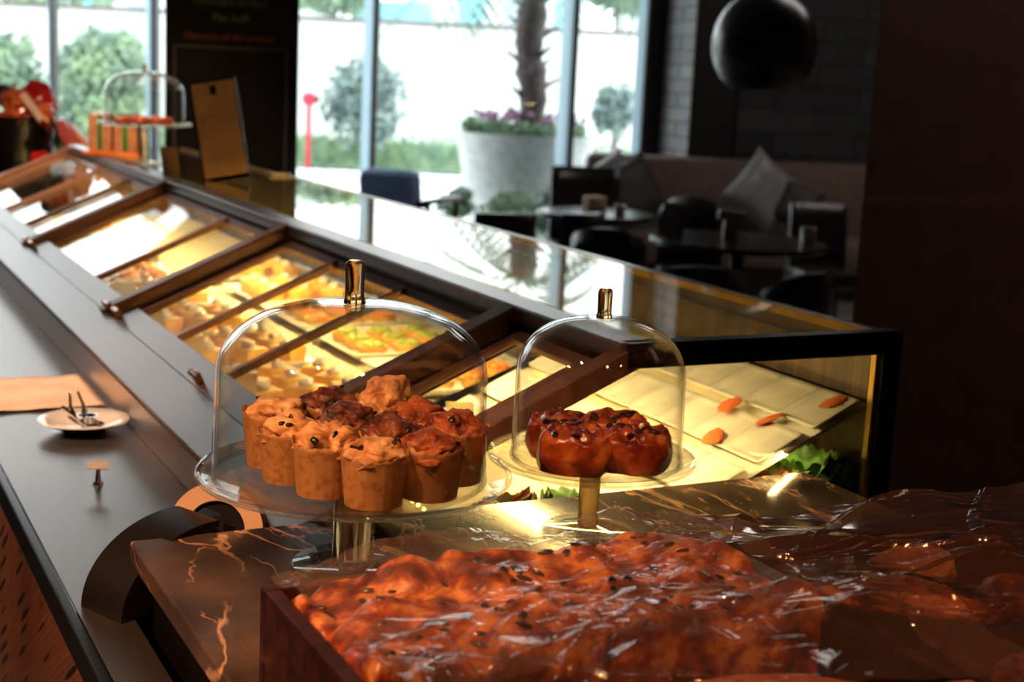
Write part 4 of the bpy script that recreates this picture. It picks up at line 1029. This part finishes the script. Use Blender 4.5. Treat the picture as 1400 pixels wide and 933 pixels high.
# muffins
def muffin(label, x, y, mat, seed, hc=.062, r=.0305, lump=.30, tall=1.0, nrais=3, par_light=True):
    t = thing('muffin', label, 'muffin', (x, y, PZ), seed * 1.3, 'muffins on the large stand')
    rnd = random.Random(seed)
    mb = MB(); n = 72; hs = 9
    def cup(u_, v_):
        a = 2 * PI * u_
        flare = .86 + .16 * v_
        scal = 0
        rr_ = r * (flare + .012 * v_ * math.sin(a * 9 + seed) + .006 * math.sin(a * 23))
        zz = hc * v_
        if v_ > .99: zz += .0016 * math.sin(a * 17 + seed) + .0045 * noise.noise(Vector((math.cos(a) * 1.6 + seed, math.sin(a) * 1.6, 0))); rr_ *= 1.015 + .07 * noise.noise(Vector((math.cos(a) * 2 + seed, math.sin(a) * 2, 4)))
        return Vector((rr_ * math.cos(a), rr_ * math.sin(a), zz))
    V = mb.grid(n, hs, cup)
    c0 = mb.b.verts.new((0, 0, .0005))
    for k in range(n): mb.b.faces.new((V[0][k], c0, V[0][k + 1]))
    bmesh.ops.remove_doubles(mb.b, verts=mb.b.verts, dist=.00005)
    o = mb.build('paper_cup', M['wrapper'], t, angle=60); sm = o.modifiers.new('t', 'SOLIDIFY'); sm.thickness = .0006
    # crown
    mb = MB(); q = bmesh.ops.create_icosphere(mb.b, subdivisions=5, radius=1)['verts']
    off = Vector((seed * 3.1, seed * 1.7, 0))
    blobs = [(rnd.uniform(0, 2 * PI), rnd.uniform(.2, .9), rnd.uniform(.5, 1)) for _ in range(5)]
    for v in q:
        p = v.co.copy()
        k = 1 + lump * .95 * noise.fractal(p * 1.7 + off, 1, 2, 1) + .13 * noise.fractal(p * 3.5 + off, 1, 2, 2) + .016 * noise.fractal(p * 12 + off, 1, 2, 2)
        cr = abs(noise.noise(p * 2.0 + off * 2)); k -= .11 * max(0, 1 - cr / .07)
        z = p.z * (.62 if p.z > 0 else .5) * tall
        v.co = Vector((p.x * r * .96, p.y * r * .96, hc - .004 + z * r * 1.25)) if False else Vector((p.x * r * .93 * k, p.y * r * .93 * k, hc - .006 + z * r * 1.15 * k))
    co = [v.co.copy() for v in q if v.co.z > hc]
    mb.build('muffin_crown', M[mat], t, angle=180)
    for k in range(nrais):
        c = rnd.choice([p for p in co if p.z > hc + .004] or co)
        MB().ico((c.x, c.y, c.z - .0004), .0042, 2, (1.2, .9, .6), .3, 2, k, (rnd.random(), rnd.random(), rnd.random() * 3)).build('raisin', M['raisin'], t)
    return t
def mp_(px, py): p = Z(px, py, PZ); return p.x, p.y
MUF = [
 (512, 668, 'muf_light', 'muffin nearest the viewer, pale top with raisins', 1, .054, .75, 4),
 (452, 655, 'muf_light', 'pale-topped muffin immediately left of the front muffin', 2, .055, .9, 3),
 (397, 637, 'muf_light', 'pale-topped muffin with torn paper, third from the front on the left', 3, .056, .8, 4),
 (358, 611, 'muf_light', 'pale muffin at the far left under the large dome', 4, .060, .85, 3),
 (583, 655, 'muf_red', 'red-brown muffin immediately right of the front muffin', 5, .054, .8, 2),
 (619, 634, 'muf_red', 'red-brown muffin at the far right under the large dome', 6, .060, .9, 1),
 (560, 612, 'muf_red', 'orange-brown muffin behind the right-hand pair', 7, .058, .95, 1),
 (525, 634, 'muf_dark', 'dark chocolate muffin in the middle behind the front row', 8, .056, .95, 1),
 (505, 596, 'muf_light', 'tallest tan muffin at the back of the large stand', 9, .066, 1.1, 0),
 (463, 618, 'muf_dark', 'dark red-brown muffin behind the pale ones in the middle', 10, .059, .9, 1),
 (420, 598, 'muf_dark', 'almost black muffin at the back left of the large stand', 11, .062, .85, 1)]
UV = [(.029, -.095), (-.024, -.066), (-.066, -.022), (-.094, .034), (.083, -.060), (.106, .002), (.064, .050), (.040, -.020), (.022, .093), (-.012, .018), (-.043, .075)]
pos = [(BX - .000 + RH[0] * u_ + FH[0] * (v_ + .005), BY + RH[1] * u_ + FH[1] * (v_ + .005)) for u_, v_ in UV]
for (x, y), (px, py, mt, lb, sd_, hc, tl_, nr) in zip(pos, MUF): muffin(lb, x, y, mt, sd_, hc, .0338, .40, tl_, nr)

# sticky buns
def bun(label, x, y, rz, seed, r=.0455, h=.046):
    t = thing('sticky_bun', label, 'sticky bun', (x, y, PZ2), rz, 'sticky buns on the small stand')
    mb = MB()
    nr, na = 46, 96
    def top(u_, v_):
        a = 2 * PI * v_; q = u_
        sp_ = math.sin((q * 2.6 * 2 * PI) - a)       # spiral ridge
        sqr = 1 + .05 * math.cos(4 * a) + .05 * noise.noise(Vector((math.cos(a), math.sin(a), seed * 3)))
        if q < .80: rr_ = r * q / .80 * .92; z = h * (1 - .14 * (q / .8) ** 3) + .0042 * sp_ * (1 - .6 * q) + .007 * fn((math.cos(a) * q * 3 + seed, math.sin(a) * q * 3, 0))
        else:
            k = (q - .80) / .20; ang_ = k * PI / 2
            rr_ = r * (.92 + .10 * math.sin(min(PI, k * PI))) * (1.0 if k < .9 else .97); z = h * .86 * (1 - k) ** .8
            rr_ += .004 * noise.noise(Vector((math.cos(a) * 2 + seed, math.sin(a) * 2, z * 60)))
        return Vector((rr_ * sqr * math.cos(a), rr_ * sqr * math.sin(a), max(z, 0)))
    mb.grid(nr, na, top)
    bmesh.ops.remove_doubles(mb.b, verts=mb.b.verts, dist=.00005)
    mb.build('bun_body', M['bun'], t, angle=180)
    rnd = random.Random(seed)
    for k in range(9):
        a = rnd.uniform(0, 2 * PI); q = rnd.uniform(.1, .8) * r
        MB().ico((q * math.cos(a), q * math.sin(a), h * .99), .0055, 2, (1.5, .8, .55), .3, 2, k, (0, 0, rnd.random() * 3)).build('raisin', M['raisin'], t)
    return t
for k, (dx, dy, lb) in enumerate(((-.046, -.018, 'glazed spiral bun at the left front of the small stand'), (.036, -.036, 'glazed spiral bun nearest the viewer on the small stand'), (-.026, .056, 'glazed spiral bun at the back left of the small stand'), (.052, .040, 'glazed spiral bun at the back right of the small stand'))):
    bun(lb, SX + dx * .84 + .003, SY + dy * .84 - .008, k * 1.7, k + 1)

# ================================================================== CRATES, BREADS, PLASTIC
def crate(label, x0, x1, y0, y1, zt_):
    t = thing('wooden_crate', label, 'crate', (0, 0, 0)); w_ = .014
    zb_ = MZ
    MB().box(((x0 + x1) / 2, y1 - w_ / 2, (zb_ + zt_) / 2), (x1 - x0, w_, zt_ - zb_), bev=.0015).build('far_side', M['crate'], t, smooth=False)
    MB().box(((x0 + x1) / 2, y0 + w_ / 2, (zb_ + zt_) / 2), (x1 - x0, w_, zt_ - zb_), bev=.0015).build('near_side', M['crate'], t, smooth=False)
    MB().box((x0 + w_ / 2, (y0 + y1) / 2, (zb_ + zt_) / 2), (w_, y1 - y0 - 2 * w_ - .0005, zt_ - zb_), bev=.0015).build('left_side', M['crate'], t, smooth=False)
    MB().box((x1 - w_ / 2, (y0 + y1) / 2, (zb_ + zt_) / 2), (w_, y1 - y0 - 2 * w_ - .0005, zt_ - zb_), bev=.0015).build('right_side', M['crate'], t, smooth=False)
    MB().box(((x0 + x1) / 2, (y0 + y1) / 2, zb_ + .008), (x1 - x0 - 2 * w_ - .001, y1 - y0 - 2 * w_ - .001, .012)).build('crate_floor', M['crate'], t, smooth=False)
    return t
CZ = 1.058
crate('dark red wooden crate holding the raisin bread', .350, .800, .50, 1.135, CZ)
crate('dark wooden crate to the right under the crumpled film', .806, 1.255, .50, 1.125, CZ - .005)
# raisin bread slab
def bz_(x, y):
    b_ = noise.fractal(Vector((x * 14, y * 14, 3)), 1, 2, 2) * .010 + noise.fractal(Vector((x * 50, y * 50, 7)), 1, 2, 2) * .003
    vv = noise.voronoi(Vector((x * 17, y * 17, 0)))[0][0]
    sm_ = min(1, max(0, (x - .36) / .16)); sm_ = sm_ * sm_ * (3 - 2 * sm_)
    return 1.068 + .012 * sm_ + b_ + .016 * (1 - min(1, vv * 1.9) ** 2) - .010
bx0, bx1, by0, by1 = .367, .775, .905, 1.119
def fb(u_, v_):
    x = bx0 + (bx1 - bx0) * u_; y = by0 + (by1 - by0) * v_
    e = min(u_, 1 - u_) * (bx1 - bx0); g = min(v_, 1 - v_) * (by1 - by0); m_ = min(e, g)
    z = bz_(x, y); 
    if m_ < .012: z = z - (.010 * (1 - m_ / .012) ** 2)
    return Vector((x, y, z))
mb = MB(); V = mb.grid(190, 110, fb)
edge = [V[0][i] for i in range(191)] + [V[j][190] for j in range(1, 111)] + [V[110][i] for i in range(189, -1, -1)] + [V[j][0] for j in range(109, 0, -1)]
low = [mb.b.verts.new((v.co.x + .002 * fn(v.co * 40), v.co.y, MZ + .016)) for v in edge]
for k in range(len(edge)): mb.b.faces.new((edge[k], edge[(k + 1) % len(edge)], low[(k + 1) % len(low)], low[k]))
bt = thing('raisin_bread', 'big slab of glazed orange-brown raisin bread in the left crate', 'bread', (0, 0, 0))
mb.build('loaf', M['focaccia'], bt, angle=60)
rnd = random.Random(3); rs = None
for k in range(70):
    x = rnd.uniform(bx0 + .012, bx1 - .012); y = rnd.uniform(by0 + .01, by1 - .012)
    if rs is None:
        rs = MB().ico((0, 0, 0), .0042, 2, (1.5, .8, .5), .25, 2, 1).build('raisin', M['raisin'], bt); o = rs
    else: o = rs.copy(); COL.objects.link(o)
    o.location = (x, y, bz_(x, y) + .0008); o.rotation_euler = (rnd.uniform(-.3, .3), rnd.uniform(-.3, .3), rnd.uniform(0, 3)); s = rnd.uniform(.7, 1.3); o.scale = (s, s, s)
# other breads
def loaf(name, label, cat, p, L, r, rz, mat, seed, flat=.7):
    o = MB().ico((0, 0, 0), 1, 5, (L / 2, r, r * flat), .10, 2.5, seed).build(name, M[mat], None, angle=180); o.location = p; o.rotation_euler = (0, 0, rz); return tag(o, label, cat)
loaf('bread_roll', 'floury long roll at the bottom edge in front of the slab', 'bread', (.630, .765, 1.056), .19, .036, R(-22), 'crust', 1)
loaf('baguette', 'small baguette under film right of the raisin slab', 'bread', (.835, .868, 1.075), .15, .020, R(-42), 'focaccia', 2)
loaf('bread_roll', 'orange-brown round roll at the right edge, lower of the two', 'bread', (.855, .735, 1.052), .085, .036, 0, 'focaccia', 3)
loaf('bread_roll', 'orange-brown roll at the right edge under the film, higher one', 'bread', (.995, .905, 1.045), .09, .030, .4, 'focaccia', 4)
loaf('bread_roll', 'flat reddish roll at the right end of the raisin slab', 'bread', (.800, .93, 1.058), .085, .028, -.3, 'focaccia', 5, .55)
loaf('bread_roll', 'brown roll at the bottom edge between the long roll and round roll', 'bread', (.760, .72, 1.050), .085, .032, .7, 'crust', 6)
loaf('bread_roll', 'dark roll hidden in the middle of the right crate', 'bread', (.99, 1.03, 1.03), .12, .034, .2, 'bread_side', 7)

def ridged(x, y, ang_, f, s):
    c, s_ = math.cos(ang_), math.sin(ang_)
    u_ = (x * c + y * s_); v_ = (-x * s_ + y * c)
    n = noise.noise(Vector((u_ * f * .22 + s, v_ * f, s * 2)))
    return max(0., 1 - abs(n) * 6) ** 1.5
def creases(lst, z0):
    out = []
    for (a, b_, c, d) in lst:
        p0 = Z(a, b_, z0); p1 = Z(c, d, z0); out.append((p0.x, p0.y, p1.x, p1.y))
    return out
def crease_z(x, y, segs, h=.006, wd=.0028):
    z = 0
    for (x0, y0, x1, y1) in segs:
        dx, dy = x1 - x0, y1 - y0; L2 = dx * dx + dy * dy; t_ = ((x - x0) * dx + (y - y0) * dy) / L2
        if -.02 < t_ < 1.02:
            off = abs((x - x0) * dy - (y - y0) * dx) / math.sqrt(L2) + .003 * noise.noise(Vector((t_ * 5, x0 * 9, 0)))
            k = max(0, 1 - abs(off) / (wd * 2.2)); z = max(z, h * k * min(1, 6 * min(t_ + .02, 1.02 - t_)))
    return z
def film(label, x0, x1, y0, y1, base, nx, ny, mat, seed, wr=.006, ang_=.5, edge_drop=None, segs=(), ch=.006):
    def f(u_, v_):
        wob = .006 * noise.noise(Vector((u_ * 5, v_ * 5, seed)))
        x = x0 + (x1 - x0) * u_ + .010 * noise.noise(Vector((v_ * 6, seed, 0))) * (abs(2 * u_ - 1)); y = y0 + (y1 - y0) * v_ + .010 * noise.noise(Vector((u_ * 6, seed, 5))) * abs(2 * v_ - 1)
        z = base(x, y)
        z += wr * (.9 * ridged(x, y, ang_, 9, seed) + .5 * ridged(x, y, ang_ + .5, 15, seed + 3) + .14 * ridged(x, y, ang_ - .4, 36, seed + 5))
        z += wr * .8 * noise.fractal(Vector((x * 9, y * 9, seed)), 1, 2, 2)
        z += crease_z(x, y, segs, ch)
        if edge_drop: z -= edge_drop(u_, v_)
        return Vector((x, y, z))
    mb = MB(); mb.grid(nx, ny, f); o = mb.build('plastic_film', M[mat], None, angle=180)
    return tag(o, label, 'plastic film')
def baseA(x, y):
    z = max(bz_(min(max(x, bx0), bx1), min(max(y, by0), by1)), CZ) if (bx0 - .02 < x < bx1 + .05 and by0 - .02 < y < by1 + .03) else CZ + .004
    s_ = 0
    for dx in (-.02, 0, .02):
        for dy in (-.02, 0, .02):
            s_ += max(bz_(min(max(x + dx, bx0), bx1), min(max(y + dy, by0), by1)), 0)
    return max(s_ / 9 + .006, bz_(min(max(x, bx0), bx1), min(max(y, by0), by1)) + .0015)
film('clear crumpled plastic film draped over the raisin bread slab', .366, .80, .86, 1.150, baseA, 300, 210, 'bag', 1.3, .0028, .45, None, creases([(480, 818, 600, 768), (560, 800, 720, 722), (640, 835, 870, 745), (700, 800, 900, 722), (880, 812, 975, 735), (800, 878, 1010, 800), (430, 800, 520, 745), (930, 790, 1080, 800), (760, 770, 980, 720)], 1.095))
film('folded flap of clear film across the front of the raisin slab', .352, .82, .70, .925, lambda x, y: max(1.097 + .010 * noise.noise(Vector((x * 7, y * 7, 1))), baseA(x, y) if y > .9 else 0), 240, 130, 'bag', 4.1, .004, .25, None, creases([(480, 915, 600, 860), (560, 930, 640, 850), (590, 875, 660, 930), (700, 900, 860, 840), (640, 900, 1000, 930), (800, 860, 760, 930), (830, 850, 1010, 890)], 1.10), .008)
film('dull crumpled plastic film over the right crate', .79, 1.262, .60, 1.140, lambda x, y: 1.066 + .030 * math.exp(-((x - .84) / .06) ** 2 - ((y - .87) / .09) ** 2) + .02 * math.exp(-((x - .99) / .08) ** 2 - ((y - .92) / .08) ** 2) + .006 * noise.noise(Vector((x * 7, y * 7, 2))), 260, 260, 'bag_dull', 7.7, .0075, .15, None, creases([(880, 740, 1110, 762), (950, 745, 1110, 790), (1110, 790, 1310, 880), (900, 850, 1090, 828), (1090, 828, 1290, 862), (1000, 870, 1200, 845), (1060, 760, 1190, 730), (1190, 740, 1400, 760), (1240, 780, 1400, 760), (1150, 800, 1320, 848)], 1.08), .010)
